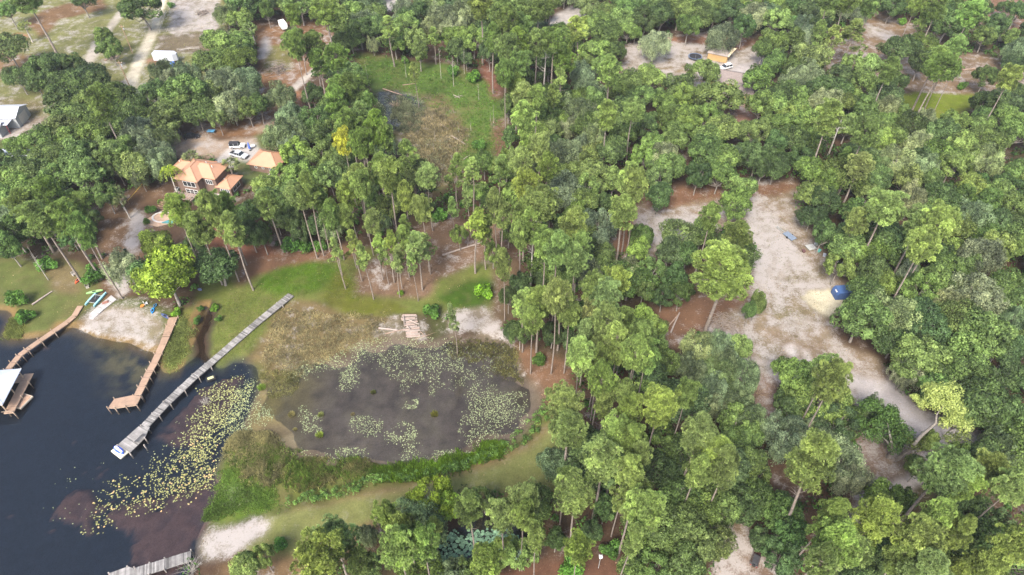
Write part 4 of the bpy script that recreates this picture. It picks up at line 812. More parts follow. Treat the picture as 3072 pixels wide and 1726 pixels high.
window(t, 3, 4.6, 1, 2, 0, 2, 1); window(t, 10.5, 12.2, 1, 2, -4.6, 2, 1)
x, y = W(845, 76, 1)[:2]
t = thing('camper_trailer', 'small white camper trailer parked under the trees at the top beside the brown litter yard', 'trailer', (x, y, GZ), R_(-60))
MB().side([(0,.6),(0,2.3),(.4,2.8),(4.8,2.8),(5.2,2.2),(5.2,.9),(4.9,.6)], -1.1, 1.1).build('body', WHITE, t, bevel=.08)
window(t, 1.0, 2.4, 1.4, 2.1, -1.1); MB().box(3.2,3.9,-1.13,-1.102,.7,2.3).build('door', GREYW, t)
for s in (-1, 1): MB().tube([(2.4,s*.85,.34),(2.4,s*1.08,.34)], .34, 12).build('wheel', BLACK, t)
MB().box(5.2,6.3,-.06,.06,.5,.6).build('tow_bar', BLACK, t)
def wheel(parent, x, y, r=.34, wd=.24):
    s = 1 if y > 0 else -1
    o = MB().tube([(x, y-wd/2, r), (x, y+wd/2, r)], r, 14).build('wheel', BLACK, parent, bevel=.03)
    MB().tube([(x, y+s*(wd/2+.002), r), (x, y+s*(wd/2+.02), r)], r*.6, 10).build('rim', mat('alloy', (.5,.5,.52), .35, .8), o)
def car(label, px, py, rz, style, colr, nm='parked_car', cat='car', z=.6, roofc=None):
    x, y = W(px, py, 1.3)[:2]; t = thing(nm, label, cat, (x, y, GZ-.02), rz)
    m = mat('car_paint_%d_%d_%d' % tuple(int(c*100) for c in colr), colr, .3, .1, var=.03, spec=.6); rm = m if roofc is None else mat('car_roof_%d' % int(roofc[0]*100), roofc, .6)
    L, Wd = dict(suv=(4.7,1.9), jeep=(4.5,1.85), pickup=(5.6,1.95), sedan=(4.7,1.82))[style]; hl, hw = L/2, Wd/2
    if style == 'jeep': body = [(-hl,.5),(-hl,1.05),(.6,1.08),(hl-.15,1.02),(hl,.85),(hl,.5)]; cab = [(-hl+.05,1.06),(-hl+.1,1.8),(.45,1.8),(.85,1.09)]; rf = (-hl+.08,.47,1.8)
    elif style == 'pickup': body = [(-hl,.5),(-hl,1.05),(.9,1.05),(hl-.25,1.0),(hl,.8),(hl,.45)]; cab = [(-.95,1.05),(-.75,1.72),(.75,1.72),(1.35,1.06)]; rf = (-.75,.75,1.72)
    elif style == 'suv': body = [(-hl,.45),(-hl+.02,.95),(1.1,1.0),(hl-.2,.88),(hl,.7),(hl,.42)]; cab = [(-hl+.1,.97),(-hl+.45,1.62),(.45,1.64),(1.25,1.0)]; rf = (-hl+.48,.45,1.64)
    else: body = [(-hl,.42),(-hl,.86),(-hl+.5,.92),(1.2,.92),(hl-.2,.8),(hl,.65),(hl,.4)]; cab = [(-1.75,.93),(-1.0,1.4),(.35,1.42),(1.2,.93)]; rf = (-1.0,.35,1.42)
    b = MB().side(body, -hw, hw).build('body', m, t, bevel=.07)
    V = [(p[0], -hw+.06+(.16 if p[1] > 1.25 else 0), p[1]) for p in cab]+[(p[0], hw-.06-(.16 if p[1] > 1.25 else 0), p[1]) for p in cab]
    MB().add(V, [(0,1,2,3)[::-1],(4,5,6,7),(0,1,5,4),(1,2,6,5),(2,3,7,6),(3,0,4,7)]).build('window_glass', GLASS, t)
    MB().box(rf[0]-.04, rf[1]+.04, -hw+.2, hw-.2, rf[2]+.002, rf[2]+.06).build('roof', rm, t, bevel=.03)
    pl_ = MB()
    for s in (-1, 1):
        for xx in ((cab[0][0]+cab[1][0])/2+.06, (cab[1][0]+cab[2][0])/2, cab[2][0]+.1):
            pl_.tube([(xx, s*(hw-.07), cab[0][1]), (xx, s*(hw-.21), cab[1][1]+.02)], .045, 4)
    pl_.build('pillar', m, t)
    if style == 'pickup':
        MB().box(-hl+.12,-1.02,-hw+.14,hw-.14,1.052,1.07).build('bed_liner', BLACK, t)
        for s in (-1, 1): MB().box(-hl+.05,-1.0, s*hw-(.12 if s > 0 else 0), s*hw+(0 if s > 0 else .12),1.055,1.16).build('bed_rail', m, t)
    if style == 'jeep': MB().tube([(-hl-.2,0,1.05),(-hl-.02,0,1.05)], .38, 12).build('spare_wheel', BLACK, t)
    for s in (-1, 1):
        MB().box(hl-.02,hl+.02,s*(hw-.3)-.14,s*(hw-.3)+.14,.66,.82).build('headlight', mat('lamp_glass', (.8,.8,.78), .1), t)
        MB().box(-hl-.02,-hl+.02,s*(hw-.2)-.1,s*(hw-.2)+.1,.7,.92).build('tail_light', mat('red_lens', (.35,.02,.02), .2), t)
        for xx in (-hl*.62, hl*.64): wheel(t, xx, s*(hw-.1), .40 if style in ('jeep','pickup') else .34)
    MB().box(hl-.05,hl+.07,-hw+.1,hw-.1,.42,.58).build('bumper', BLACK if style in ('jeep','pickup') else m, t)
    return t
WC = (.70,.70,.70)
car('white four-door off-road car with black top parked behind the orange-roofed house', 712, 437, R_(4), 'jeep', WC, roofc=(.03,.03,.035))
car('silver pickup truck parked between the lake house and the garage', 716, 464, R_(-22), 'pickup', (.50,.52,.55), 'pickup_truck', 'pickup truck')
car('black car parked under the oak beside the sandy drive', 572, 408, R_(8), 'sedan', (.015,.015,.02))
car('white people carrier on the sandy drive in front of the yellow barn', 2178, 201, R_(205), 'suv', WC)
car('white car with a dark open bed behind the brown-roofed house', 2214, 234, R_(238), 'suv', (.72,.73,.74))
car('white pickup half hidden by leaves at the right end of the brown-roofed house', 2262, 275, R_(150), 'pickup', WC, 'pickup_truck', 'pickup truck')
car('small dark red utility cart on the sandy ground at the bottom right', 2268, 1676, R_(60), 'jeep', (.06,.025,.025), 'utility_cart', 'cart', roofc=(.04,.04,.045)).scale = (.62, .7, .8)
# folded blue umbrella
x, y = W(751, 452, .6)[:2]; t = thing('folded_umbrella', 'tall folded blue umbrella standing on the concrete drive by the garage', 'umbrella', (x, y, GZ))
MB().cyl(0,0,0,3.0,.035,6).build('pole', WHITE, t)
MB().tube([(0,0,.7),(0,0,1.2),(0,0,2.2),(0,0,2.95)], [.33,.36,.24,.04], 10).build('canopy', mat('blue_canvas', (.07,.14,.50), .8), t); MB().cyl(0,0,0,.12,.35,10).build('base', BLACK, t)
x, y = W(757, 443, .6)[:2]; t = thing('garden_cart', 'white covered mower standing behind the folded blue umbrella', 'mower', (x, y, GZ), .6); t.name = 'covered_mower'
MB().box(-.9,.9,-.5,.5,.2,.7).build('cover', WHITE, t, bevel=.15); [MB().tube([(a,s*.4,.2),(a,s*.52,.2)],.2,10).build('wheel', BLACK, t) for a in (-.6,.6) for s in (-1,1)]
x, y = W(635, 399, .6)[:2]; t = thing('blue_frame_table', 'blue framed table on brown litter right of the black car', 'table', (x, y, GZ), -.1)
MB().box(-1.1,1.1,-.7,.7,.70,.78).build('table_top', mat('sky_blue_plastic', (.10,.30,.50), .5), t); [MB().cyl(a,b_,0,.7,.04,6).build('leg', GREYW, t) for a in (-1,1) for b_ in (-.6,.6)]
# --- box trailer and blue drum
x, y = W(503, 186, .6)[:2]; t = thing('box_trailer', 'white box trailer standing in the field right of the sandy road', 'trailer', (x, y, GZ), R_(-3))
MB().box(-4.1,3.2,-1.25,1.25,.9,3.6).build('cargo_box', WMETAL, t, bevel=.06); MB().prism([(3.21,-1.2),(3.21,1.2),(4.3,.35),(4.3,-.35)], .9, 3.45).build('nose', WMETAL, t, bevel=.05); MB().box(4.3,5.3,-.06,.06,.6,.72).build('tow_bar', BLACK, t)
for a in (-1.6,-.6):
    for s in (-1,1): wheel(t, a, s*1.05, .45, .3)
for i in range(6): MB().box(-3.9+i*1.2,-3.85+i*1.2,-1.29,-1.252,.95,3.55).build('rib', WMETAL, t)
x, y = W(521, 200, .6)[:2]; t = thing('blue_water_tank', 'bright blue water drum standing in front of the white box trailer', 'tank', (x, y, GZ))
MB().cyl(0,0,0,1.5,.75,16).build('drum', mat('bright_blue_plastic', (.03,.16,.62), .4), t, bevel=.08); MB().cyl(0,0,1.5,1.65,.25,10).build('lid', mat('bright_blue_plastic', (.03,.16,.62), .4), t)
MB().box(-.85,.85,-.85,.85,-.1,.0).build('pallet', WOOD, t)
# --- utility poles
def upole(label, bx, by, H):
    x, y = W(bx, by)[:2]; t = thing('utility_pole', label, 'utility pole', (x, y, GZ), group='utility poles beside the sandy road')
    MB().tube([(0,0,-.3),(0,0,H)], [.17,.11], 8).build('pole', WOOD, t); MB().box(-.9,.9,-.06,.06,H-.7,H-.58).build('cross_arm', WOOD, t)
    for a in (-.8, 0, .8): MB().cyl(a,0,H-.58,H-.4,.05,6).build('insulator', WHITE, t)
    MB().cyl(.35,.05,H-1.9,H-1.2,.2,10).build('transformer', GREYW, t)
upole('tall wooden utility pole beside the upper part of the sandy road', 398, 160, 10.5); upole('wooden utility pole leaning over the lower end of the sandy road', 390, 263, 9.5)
# --- paddock fence
def fence(label, pts, h=1.3, n=None, m=GBARK):
    p = [W(a, b_)[:2] for a, b_ in pts]; t = thing('paddock_fence', label, 'fence', (p[0][0], p[0][1], GZ)); q = [(a-p[0][0], b_-p[0][1]) for a, b_ in p]
    for (ax, ay), (bx2, by2) in zip(q[:-1], q[1:]):
        L = math.hypot(bx2-ax, by2-ay); k = max(2, int(L/3.0))
        for i in range(k): s = i/k; MB().cyl(ax+(bx2-ax)*s, ay+(by2-ay)*s, -.2, h, .07, 6).build('post', m, t)
        for zz in (.45, .85, h-.08): MB().tube([(ax,ay,zz),(bx2,by2,zz)], .04, 4).build('rail', m, t)
    return t
fence('weathered post-and-rail fence between the white sand pen and the grey paddock', [(480,100),(520,93),(640,84)])
fence('weathered fence running down the right side of the sandy road', [(527,4),(500,40),(480,98)])
fence('low dark rail fence at the far side of the grey paddock below the sand pen', [(532,153),(600,148)], .6)
# --- blue box shed, rubbish, trailers on the sand
x, y = W(2538, 881, 1.2)[:2]; t = thing('blue_dumpster', 'dark blue steel container with lid beside the pale gravel pad', 'container', (x, y, GZ), R_(6))
BL = mat('dark_blue_steel', (.045,.09,.22), .5, var=.15)
MB().side([(-3.0,0),(-3.0,1.5),(-2.6,2.2),(3.0,2.2),(3.0,0)], -1.3, 1.3).build('body', BL, t, bevel=.03)
for i in range(7): MB().box(-2.4+i*.85,-2.3+i*.85,-1.36,-1.302,.1,2.1).build('rib', BL, t)
MB().box(-3.04,-3.003,-1.2,1.2,.1,1.45).build('door', BL, t); MB().box(-2.5,2.9,-1.2,1.2,2.203,2.25).build('cover', mat('blue_tarp', (.06,.12,.28), .6), t)
MB().box(-2.9,-2.75,-.5,.3,1.75,2.0).build('label_plate', WHITE, t)
rr_ = random.Random(3)
x0, y0 = W(2433, 745)[:2]
t = thing('flat_trailer', 'white slab lid lying on a rubbish heap at the edge of the sandy clearing', 'rubbish', (x0, y0, GZ), .3)
t.name = 'discarded_board'; MB().box(-1.2,1.0,-.9,1.0,.35,.45).build('board', mat('dirty_white_board', (.36,.36,.34), .8, var=.2), t); MB().box(-1.0,.8,-.7,.8,0,.35).build('base_frame', GREYW, t)
for i, (a, b_, l_, mm, nm, cc) in enumerate([(1.6,-1.2,'teal plastic crate beside the white slab on the sand','teal','crate',(.10,.32,.28)),(-2.3,-1.3,'dark reddish scrap bundle left of the white slab','dk','scrap_bundle',(.12,.06,.06)),(2.4,-2.8,'grey plastic tub in front of the rubbish heap','gt','tub',(.42,.46,.52)),(4.6,-5.0,'small white bucket nearest the trees below the rubbish heap','wb','bucket',(.7,.7,.7)),(1.6,1.2,'grey sheet leaning behind the white slab','gs','metal_sheet',(.35,.36,.38))]):
    q = thing(nm, l_, nm.replace('_', ' '), (x0+a, y0+b_, GZ), rr_.random()*3); m = mat('junk_'+mm, cc, .7)
    MB().box(-.45,.45,-.32,.32,0,.4).build('body', m, q, bevel=.05); MB().box(-.5,.5,-.36,.36,.4,.45).build('rim', m, q)
x0, y0 = W(2368, 712)[:2]; q = thing('utility_trailer', 'low blue-grey trailer lying on the sand left of the rubbish heap', 'trailer', (x0, y0, GZ), R_(-62))
m = mat('blue_grey_sheet', (.16,.20,.26), .6, var=.2); MB().box(-1.6,1.6,-.9,.9,.35,.5).build('bed', m, q); MB().box(-4.5,-1.6,-.05,.05,.3,.4).build('tow_bar', GREYW, q); MB().box(-4.6,-2.6,-.5,-.42,.3,.4).build('side_rail', GREYW, q)
for s in (-1, 1): MB().tube([(0,s*.8,.3),(0,s*1.0,.3)], .3, 10).build('wheel', BLACK, q)
# --- green canopy shelter, small shed
x, y = W(2030, 1376, 2.2)[:2]; t = thing('shelter', 'dark teal metal shelter roof under the pines in the lower right woods', 'shelter', (x, y, GZ), R_(-4))
MB().side([(-2.8,2.1),(-2.8,2.2),(1.0,2.2),(1.0,2.1)], -1.1, 1.1).build('roof', mat('teal_metal', (.012,.06,.055), .5), t); [MB().cyl(a,b_,0,2.1,.06,6).build('post', GREYW, t) for a in (-2.6,.8) for b_ in (-1.0,1.0)]
t = gable('storage_shed', 'small dark shed with olive roof under the trees at the top right', 'shed', *W(2985, 128, 1)[:2], R_(-8), 5.2, 3.6, 2.1, 2.9, mat('olive_roof', (.16,.16,.08), .8), mat('dark_shed_wall', (.05,.045,.04), .9))
x, y = W(1795, 1705)[:2]; t = thing('bird_house', 'white bird house on a thin pole at the bottom edge of the pines', 'bird house', (x, y, GZ))
MB().cyl(0,0,0,4.2,.05,6).build('pole', GREYW, t); MB().box(-.22,.22,-.22,.22,4.2,4.65).build('box', WHITE, t); MB().add([(-.3,-.3,4.65),(.3,-.3,4.65),(.3,.3,4.65),(-.3,.3,4.65),(0,0,4.95)], [(0,1,4),(1,2,4),(2,3,4),(3,0,4),(3,2,1,0)]).build('roof', WHITE, t)
# yellow gas line marker / rope
p0 = W(388, 612, .6); p1 = W(452, 535, .6)
t = thing('yellow_slackline', 'taut yellow line strung above the brown ground left of the lake house', 'rope', p0)
e = (p1[0]-p0[0], p1[1]-p0[1]); MB().tube([(0,0,1.1),(e[0]*.5,e[1]*.5,.95),(e[0],e[1],1.1)], .07, 5).build('strap', mat('yellow_strap', (.62,.42,.08), .7), t); MB().cyl(0,0,0,1.1,.06,6).build('post', WOOD, t); MB().cyl(e[0],e[1],0,1.1,.06,6).build('post', WOOD, t)
# ================================================================== DOCKS
TAN = mat('tan_deck_boards', (.30,.205,.145), .85, var=.12, nscale=1.5, tone=True); GREY = mat('silvery_old_boards', (.225,.215,.205), .9, var=.25, nscale=1.2, tone=True); POST = mat('dock_posts', (.34,.26,.19), .9, var=.25, tone=True); GPOST = mat('old_dock_posts', (.32,.29,.26), .9, var=.25, tone=True)
rd = random.Random(11)
def plank_run(t, pts, wd, m, zt, pitch=.15, name='deck_section', sect=2.6, tv=.1, gap=.015, kind=True):
    """boards laid across the line pts (world); split into sections; pts relative to t"""
    for (ax, ay, w0), (bx2, by2, w1) in [((*p, a), (*q, b)) for (p, a), (q, b) in zip(zip(pts[:-1], wd[:-1]), zip(pts[1:], wd[1:]))]:
        L = math.hypot(bx2-ax, by2-ay); ux, uy = (bx2-ax)/L, (by2-ay)/L; n = max(1, round(L/sect))
        for s in range(n):
            mb = MB(); s0 = L*s/n+.03; s1 = L*(s+1)/n-.03; k = max(1, int((s1-s0)/pitch)); st_ = rd.uniform(.92, 1.08)
            for i in range(k):
                a = s0+(s1-s0)*i/k; b = s0+(s1-s0)*(i+1)/k-gap; hw = (w0+(w1-w0)*a/L)/2; j0 = rd.uniform(-.02, .02)*1.5; tn = st_*rd.uniform(1-tv, 1+tv); dz = rd.uniform(-.006, .006)
                if rd.random() < tv*.5: tn *= .6
                c = [(ax+ux*d-uy*w, ay+uy*d+ux*w) for d, w in ((a, -hw+j0), (b, -hw+j0), (b, hw+j0), (a, hw+j0))]
                V = [(x, y, zt-.05+dz) for x, y in c]+[(x, y, zt+dz) for x, y in c]
                mb.add(V, [(0,3,2,1),(4,5,6,7),(0,1,5,4),(1,2,6,5),(2,3,7,6),(3,0,4,7)], tn)
            o = mb.build(name, m, t)
            if kind: o['kind'] = 'stuff'
        # stringers
        for sg in (-1, 1):
            o = MB(); hw0 = w0/2-.08; hw1 = w1/2-.08
            o.tube([(ax-uy*hw0*sg, ay+ux*hw0*sg, zt-.17), (bx2-uy*hw1*sg, by2+ux*hw1*sg, zt-.17)], .10, 4, .6); o.build('stringer', m, t)
def piling(t, x, y, z0, z1, r, m): return MB().cyl(x, y, z0, z1, r, 8, rd.uniform(.8, 1.2)).build('piling', m, t)
def dock_from(name, label, pix, wds, zt, m, pm, pitch, tv, extra=.45, pspace=2.6, gap=.015, sect=2.6, r=.10):
    p = [W(a, b_, zt)[:2] for a, b_ in pix]; o = p[0]; t = thing(name, label, 'dock', (o[0], o[1], 0)); q = [(a-o[0], b_-o[1]) for a, b_ in p]
    plank_run(t, q, wds, m, zt, pitch, tv=tv, gap=gap, sect=sect)
    for (a, wa), (b, wb) in zip(zip(q[:-1], wds[:-1]), zip(q[1:], wds[1:])):
        L = math.hypot(b[0]-a[0], b[1]-a[1]); n = max(1, round(L/pspace))
        for i in range(n+(1 if b == q[-1] else 0)):
            s = i/n; x = a[0]+(b[0]-a[0])*s; y = a[1]+(b[1]-a[1])*s; hw = (wa+(wb-wa)*s)/2+r*.9
            if gz(x+o[0], y+o[1]) > .3: continue
            for sg in (-1, 1): piling(t, x-(b[1]-a[1])/L*hw*sg, y+(b[0]-a[0])/L*hw*sg, -1.2, zt+extra*rd.uniform(.7, 1.2), r, pm)
    return t, o
t2, o2 = dock_from('tan_dock', 'straight tan board dock with short posts running from the beach to an angled platform', [T('B1', 1305, 945), T('B1', 1262, 1060), T('B1', 1225, 1150), T('B1', 1160, 1290), T('B1', 1100, 1400), T('C1', 1035, 92)], [2.0, 1.7, 1.5, 1.5, 1.5, 1.5], .95, TAN, POST, .14, .05, sect=2.5, pspace=2.4)
pf = [W(*T('C1', a, b_), .95)[:2] for a, b_ in [(862,118),(1000,90),(1062,100),(1030,166),(868,190),(812,188)]]; pf = [(a-o2[0], b_-o2[1]) for a, b_ in pf]
MB().prism(pf, .80, .93).build('platform_frame', POST, t2)
def clip_planks(t, poly, ux, uy, zt, m, pitch, tv, name='platform_boards'):
    """boards across a polygonal platform, each cut to the outline"""
    mb = MB(); vs = [p[0]*ux+p[1]*uy for p in poly]; s = min(vs)
    while s < max(vs)-.02:
        e = min(s+pitch-.012, max(vs)); pts = []
        for lev in (s+.004, e-.004):
            xsn = []
            for i in range(len(poly)):
                a, b = poly[i], poly[(i+1) % len(poly)]; va, vb = a[0]*ux+a[1]*uy, b[0]*ux+b[1]*uy
                if (va-lev)*(vb-lev) < 0: k = (lev-va)/(vb-va); xsn.append((a[0]+(b[0]-a[0])*k)*-uy+(a[1]+(b[1]-a[1])*k)*ux)
            if len(xsn) >= 2: pts.append((lev, min(xsn), max(xsn)))
        if len(pts) == 2:
            tn = rd.uniform(1-tv, 1+tv)*(.65 if rd.random() < tv*.4 else 1); (l0, a0_, b0_), (l1, a1_, b1_) = pts
            c = [(l0*ux-uy*a0_, l0*uy+ux*a0_), (l1*ux-uy*a1_, l1*uy+ux*a1_), (l1*ux-uy*b1_, l1*uy+ux*b1_), (l0*ux-uy*b0_, l0*uy+ux*b0_)][::1]
            mb.prism(c, zt-.04, zt, tn)
        s += pitch
    o = mb.build(name, m, t); o['kind'] = 'stuff'; return o
clip_planks(t2, pf, .2, -.98, .98, TAN, .14, .06)
for a, b_ in [pf[0], pf[5], pf[4], ((pf[3][0]+pf[4][0])/2, (pf[3][1]+pf[4][1])/2), pf[3], pf[2]]: piling(t2, a, b_, -1.4, 1.5, .11, POST)
dock_from('curved_dock', 'curved tan board dock with short posts leading to the white-roofed boathouse', [T('B1', 605, 858), T('B1', 558, 935), T('B1', 505, 980), T('B1', 400, 1052), T('B1', 300, 1120), T('B1', 200, 1190), T('B1', 145, 1232), T('B1', 100, 1285), T('B1', 60, 1335), T('B1', 30, 1420)], [1.3]*10, .95, TAN, POST, .14, .05, sect=2.5, pspace=2.4)
t3, o3 = dock_from('long_grey_dock', 'long weathered grey board dock crossing the grass and water to a wide end', [(873, 884), (768, 970), (660, 1064), (586, 1127), (500, 1208), (432, 1280)], [1.75, 1.75, 1.7, 1.7, 1.7, 1.75], .85, GREY, GPOST, .26, .32, extra=-.05, pspace=3.6, gap=.05, sect=50, r=.11)
pe = [W(a, b_, .85)[:2] for a, b_ in [(416,1279),(449,1281),(434,1314),(389,1359),(352,1336)]]; pe = [(a-o3[0], b_-o3[1]) for a, b_ in pe]
v_ = (pe[4][0]-pe[0][0], pe[4][1]-pe[0][1]); L_ = math.hypot(*v_); ux_, uy_ = v_[0]/L_, v_[1]/L_
MB().prism(pe, .68, .80).build('end_frame', GPOST, t3); clip_planks(t3, pe, ux_, uy_, .852, GREY, .25, .3)
for a, b_ in [pe[2], pe[3], pe[4], (pe[3][0]*.9, pe[3][1]*.96)]: piling(t3, a, b_, -1.4, 1.0, .13, GPOST)
# bench on the dock end
bx0 = W(437, 1305, .9); bx1 = W(404, 1330, .9); bx0 = W(430, 1306, .9); an = math.atan2(bx1[1]-bx0[1], bx1[0]-bx0[0]); LB = math.hypot(bx1[0]-bx0[0], bx1[1]-bx0[1])
bn = thing('dock_bench', 'old grey slatted bench on the wide end of the long grey dock', 'bench', ((bx0[0]+bx1[0])/2, (bx0[1]+bx1[1])/2, .86), an)
for i in range(3): MB().box(-LB/2, LB/2, -.3+i*.2, -.15+i*.2, .42, .46, 1.1).build('seat_slat', GREY, bn)
for i in range(2): MB().box(-LB/2, LB/2, .34, .38, .62+i*.2, .76+i*.2, 1.1).build('back_slat', GREY, bn)
for a in (-LB/2+.1, LB/2-.16):
    MB().box(a, a+.06, -.28, -.22, 0, .42).build('leg', GREY, bn); MB().box(a, a+.06, .30, .34, 0, .98).build('leg', GREY, bn)
# jet ski on its float
c_ = [W(a, b_, .3)[:2] for a, b_ in [(351.4,1336),(377,1356),(369.5,1375),(334,1352)]]; cx = sum(p[0] for p in c_)/4; cy = sum(p[1] for p in c_)/4; an = math.atan2(c_[1][1]-c_[0][1], c_[1][0]-c_[0][0])
fl = thing('jet_ski_float', 'cream drive-on float moored across the end of the long grey dock', 'float', (cx, cy, 0), an); LF = math.hypot(c_[1][0]-c_[0][0], c_[1][1]-c_[0][1])+.3
MB().box(-LF/2, LF/2, -.85, .85, -.1, .28).build('float_body', mat('cream_plastic', (.66,.63,.48), .5), fl, bevel=.06)
js = thing('jet_ski', 'blue and white jet ski sitting on the cream float at the grey dock end', 'jet ski', (cx, cy+.12, .28), an)
JB = mat('blue_gelcoat', (.03,.10,.50), .25, spec=.6); V = []
def hullmesh(L, Wd, H, m, name, parent, n=12, nose=.5):
    V = []; F = []
    for i in range(n+1):
        s = i/n; x = -L/2+L*s; wv = Wd/2*math.sin(math.pi*min(1, max(.02, s*.98+.01)))**nose; 
        V += [(x,-wv,H),(x,-wv*.6,.1*H),(x,0,-.05*H),(x,wv*.6,.1*H),(x,wv,H)]
    for i in range(n):
        for k in range(4): a = i*5+k; F.append((a, a+1, a+6, a+5))
        F.append((i*5+4, i*5, i*5+5, i*5+9))
    F += [(4,3,2,1,0), tuple(n*5+k for k in range(5))]
    return MB().add(V, F).build(name, m, parent)
hullmesh(2.7, 1.1, .5, JB, 'hull', js); MB().box(-1.0,.25,-.24,.24,.5,.78).build('seat', WHITE, js, bevel=.08); MB().side([(.3,.5),(.35,.85),(.6,.8),(1.1,.52)], -.22, .22).build('cowl', mat('pale_violet', (.45,.42,.70), .4), js, bevel=.05)
MB().tube([(.3,-.35,.92),(.3,.35,.92)], .03, 6).build('handlebar', BLACK, js)
# bottom grey dock
t4, o4 = dock_from('short_grey_dock', 'weathered grey board dock with low side rail at the bottom edge of the lake', [T('C1', 1440, 1300), T('C1', 1240, 1362), T('C1', 1010, 1432)], [1.9, 1.9, 1.9], .85, GREY, GPOST, .22, .3, extra=.25, pspace=3, gap=.045, sect=50)
pe = [W(*T('C1', a, b_), .85)[:2] for a, b_ in [(1020,1400),(960,1382),(820,1432),(790,1520),(1060,1520),(1070,1452)]]; pe = [(a-o4[0], b_-o4[1]) for a, b_ in pe]
MB().prism(pe, .68, .80).build('end_frame', GPOST, t4); clip_planks(t4, pe, .95, .3, .856, GREY, .22, .3)
for a, b_ in pe[:3]: piling(t4, a, b_, -1.4, 1.1, .12, GPOST)
# boathouse
e1 = W(64, 1106, 3.4)[:2]; e2 = W(7, 1215, 3.4)[:2]; an = math.atan2(e1[1]-e2[1], e1[0]-e2[0])   # right eave runs e2 -> e1
bh = thing('boathouse', 'boathouse with white metal hip roof and tan deck at the left edge of the lake', 'boathouse', (e2[0], e2[1], 0), an-math.pi/2)
LE = math.hypot(e1[0]-e2[0], e1[1]-e2[1])
mbx = hip(-11, 0, 0, LE, 3.4, 5.6, (-11+3.8, -3.8), ov=.0, axis='x'); rf_ = mbx.build('roof', mat('white_ribbed_metal', (.50,.53,.60), .5, var=.04), bh); ridgecaps(rf_, mbx.V, [(4,5),(0,4),(3,4),(1,5),(2,5)], WHITE)
dk = [(-.9,-.3),(1.0,-.3),(1.0,LE+.6),(-.9,LE+.6)]; MB().prism(dk, .78, .88).build('deck_frame', POST, bh); clip_planks(bh, dk, 0, 1, .92, TAN, .14, .08, 'deck_boards')
dk = [(-11,LE-1.6),(-.92,LE-1.6),(-.92,LE+.3),(-11,LE+.3)]; MB().prism(dk, .78, .88).build('deck_frame', POST, bh); clip_planks(bh, dk, 1, 0, .92, TAN, .14, .08, 'deck_boards')
for a in (-10.5, -.6):
    for b_ in (.4, LE/2, LE-.4): MB().box(a-.09, a+.09, b_-.09, b_+.09, -1.3, 3.4).build('post', POST, bh)
for b_ in (-.3, LE*.4, LE*.8): piling(bh, 1.05, b_, -1.3, 1.5, .11, POST)
MB().box(-1.0, .9, -.36, -.3, 1.5, 1.6).build('rail', POST, bh)
bt = thing('moored_boat', 'white and teal boat lying in the shade under the boathouse roof', 'boat', (e2[0]+(-4)*math.cos(an-math.pi/2)-3.5*math.sin(an-math.pi/2), e2[1]+(-4)*math.sin(an-math.pi/2)+3.5*math.cos(an-math.pi/2), .15), an)
hullmesh(5.6, 2.2, .8, WHITE, 'hull', bt, nose=.35); MB().box(-1.6,.6,-.7,.7,.8,1.1).build('seat', mat('teal_vinyl', (.08,.32,.28), .5), bt, bevel=.05); MB().box(.7,.8,-.8,.8,.8,1.35).build('windscreen', GLASS, bt)
fp = [W(*T('C1', a, b_), .35)[:2] for a, b_ in [(175,72),(246,96),(152,190),(85,172)]]; cx = sum(p[0] for p in fp)/4; cy = sum(p[1] for p in fp)/4
sw = thing('swim_platform', 'stained floating swim platform moored beside the boathouse', 'float', (cx, cy, 0)); q = [(a-cx, b_-cy) for a, b_ in fp]
v_ = (q[1][0]-q[0][0], q[1][1]-q[0][1]); L_ = math.hypot(*v_); MB().prism(q, -.1, .30).build('float_body', mat('pale_float', (.55,.47,.36), .8), sw)
clip_planks(sw, [(a*.9, b_*.9) for a, b_ in q], v_[0]/L_, v_[1]/L_, .35, mat('stained_boards', (.34,.22,.15), .9, var=.3, nscale=1.2, tone=True), .15, .35)
# --- things on the beach
RAMP = mat('ramp_concrete', (.34,.32,.31), .9, var=.15, nscale=.8, bump=.3)
rp = [W(*T('B1', a, b_), .62) for a, b_ in [(840,780),(880,812),(640,1000),(590,985)]]
rp_t = thing('boat_ramp', 'long pale concrete boat ramp between the curved dock and the beach', 'boat ramp', (rp[0][0], rp[0][1], 0))
n = 7; A = [rp[0][:2], rp[3][:2]]; B = [rp[1][:2], rp[2][:2]]
for i in range(n):
    s0, s1 = i/n+.004, (i+1)/n-.004; f = lambda p, s: (p[0][0]+(p[1][0]-p[0][0])*s-rp[0][0], p[0][1]+(p[1][1]-p[0][1])*s-rp[0][1])
    zA = lambda s: .74 if s < .45 else .74-(s-.45)*1.15
    c = [(*f(A, s0), zA(s0)), (*f(A, s1), zA(s1)), (*f(B, s1), zA(s1)), (*f(B, s0), zA(s0))]; V = [(a, b_, z_-.2) for a, b_, z_ in c]+c
    MB().add(V, [(0,1,2,3),(7,6,5,4),(1,0,4,5),(2,1,5,6),(3,2,6,7),(0,3,7,4)]).build('slab', RAMP, rp_t)
x, y = W(*T('B1', 795, 835), .7)[:2]; q = thing('rust_mat', 'rust-brown folded mat lying on the pale boat ramp', 'mat', (x, y, .74), .5); m = mat('rust_cloth', (.25,.12,.09), .9, var=.2); MB().box(-.7,.7,-.4,.4,0,.12).build('fold', m, q, bevel=.04); MB().box(-.3,.5,-.45,.3,.122,.22).build('fold', m, q, bevel=.04)
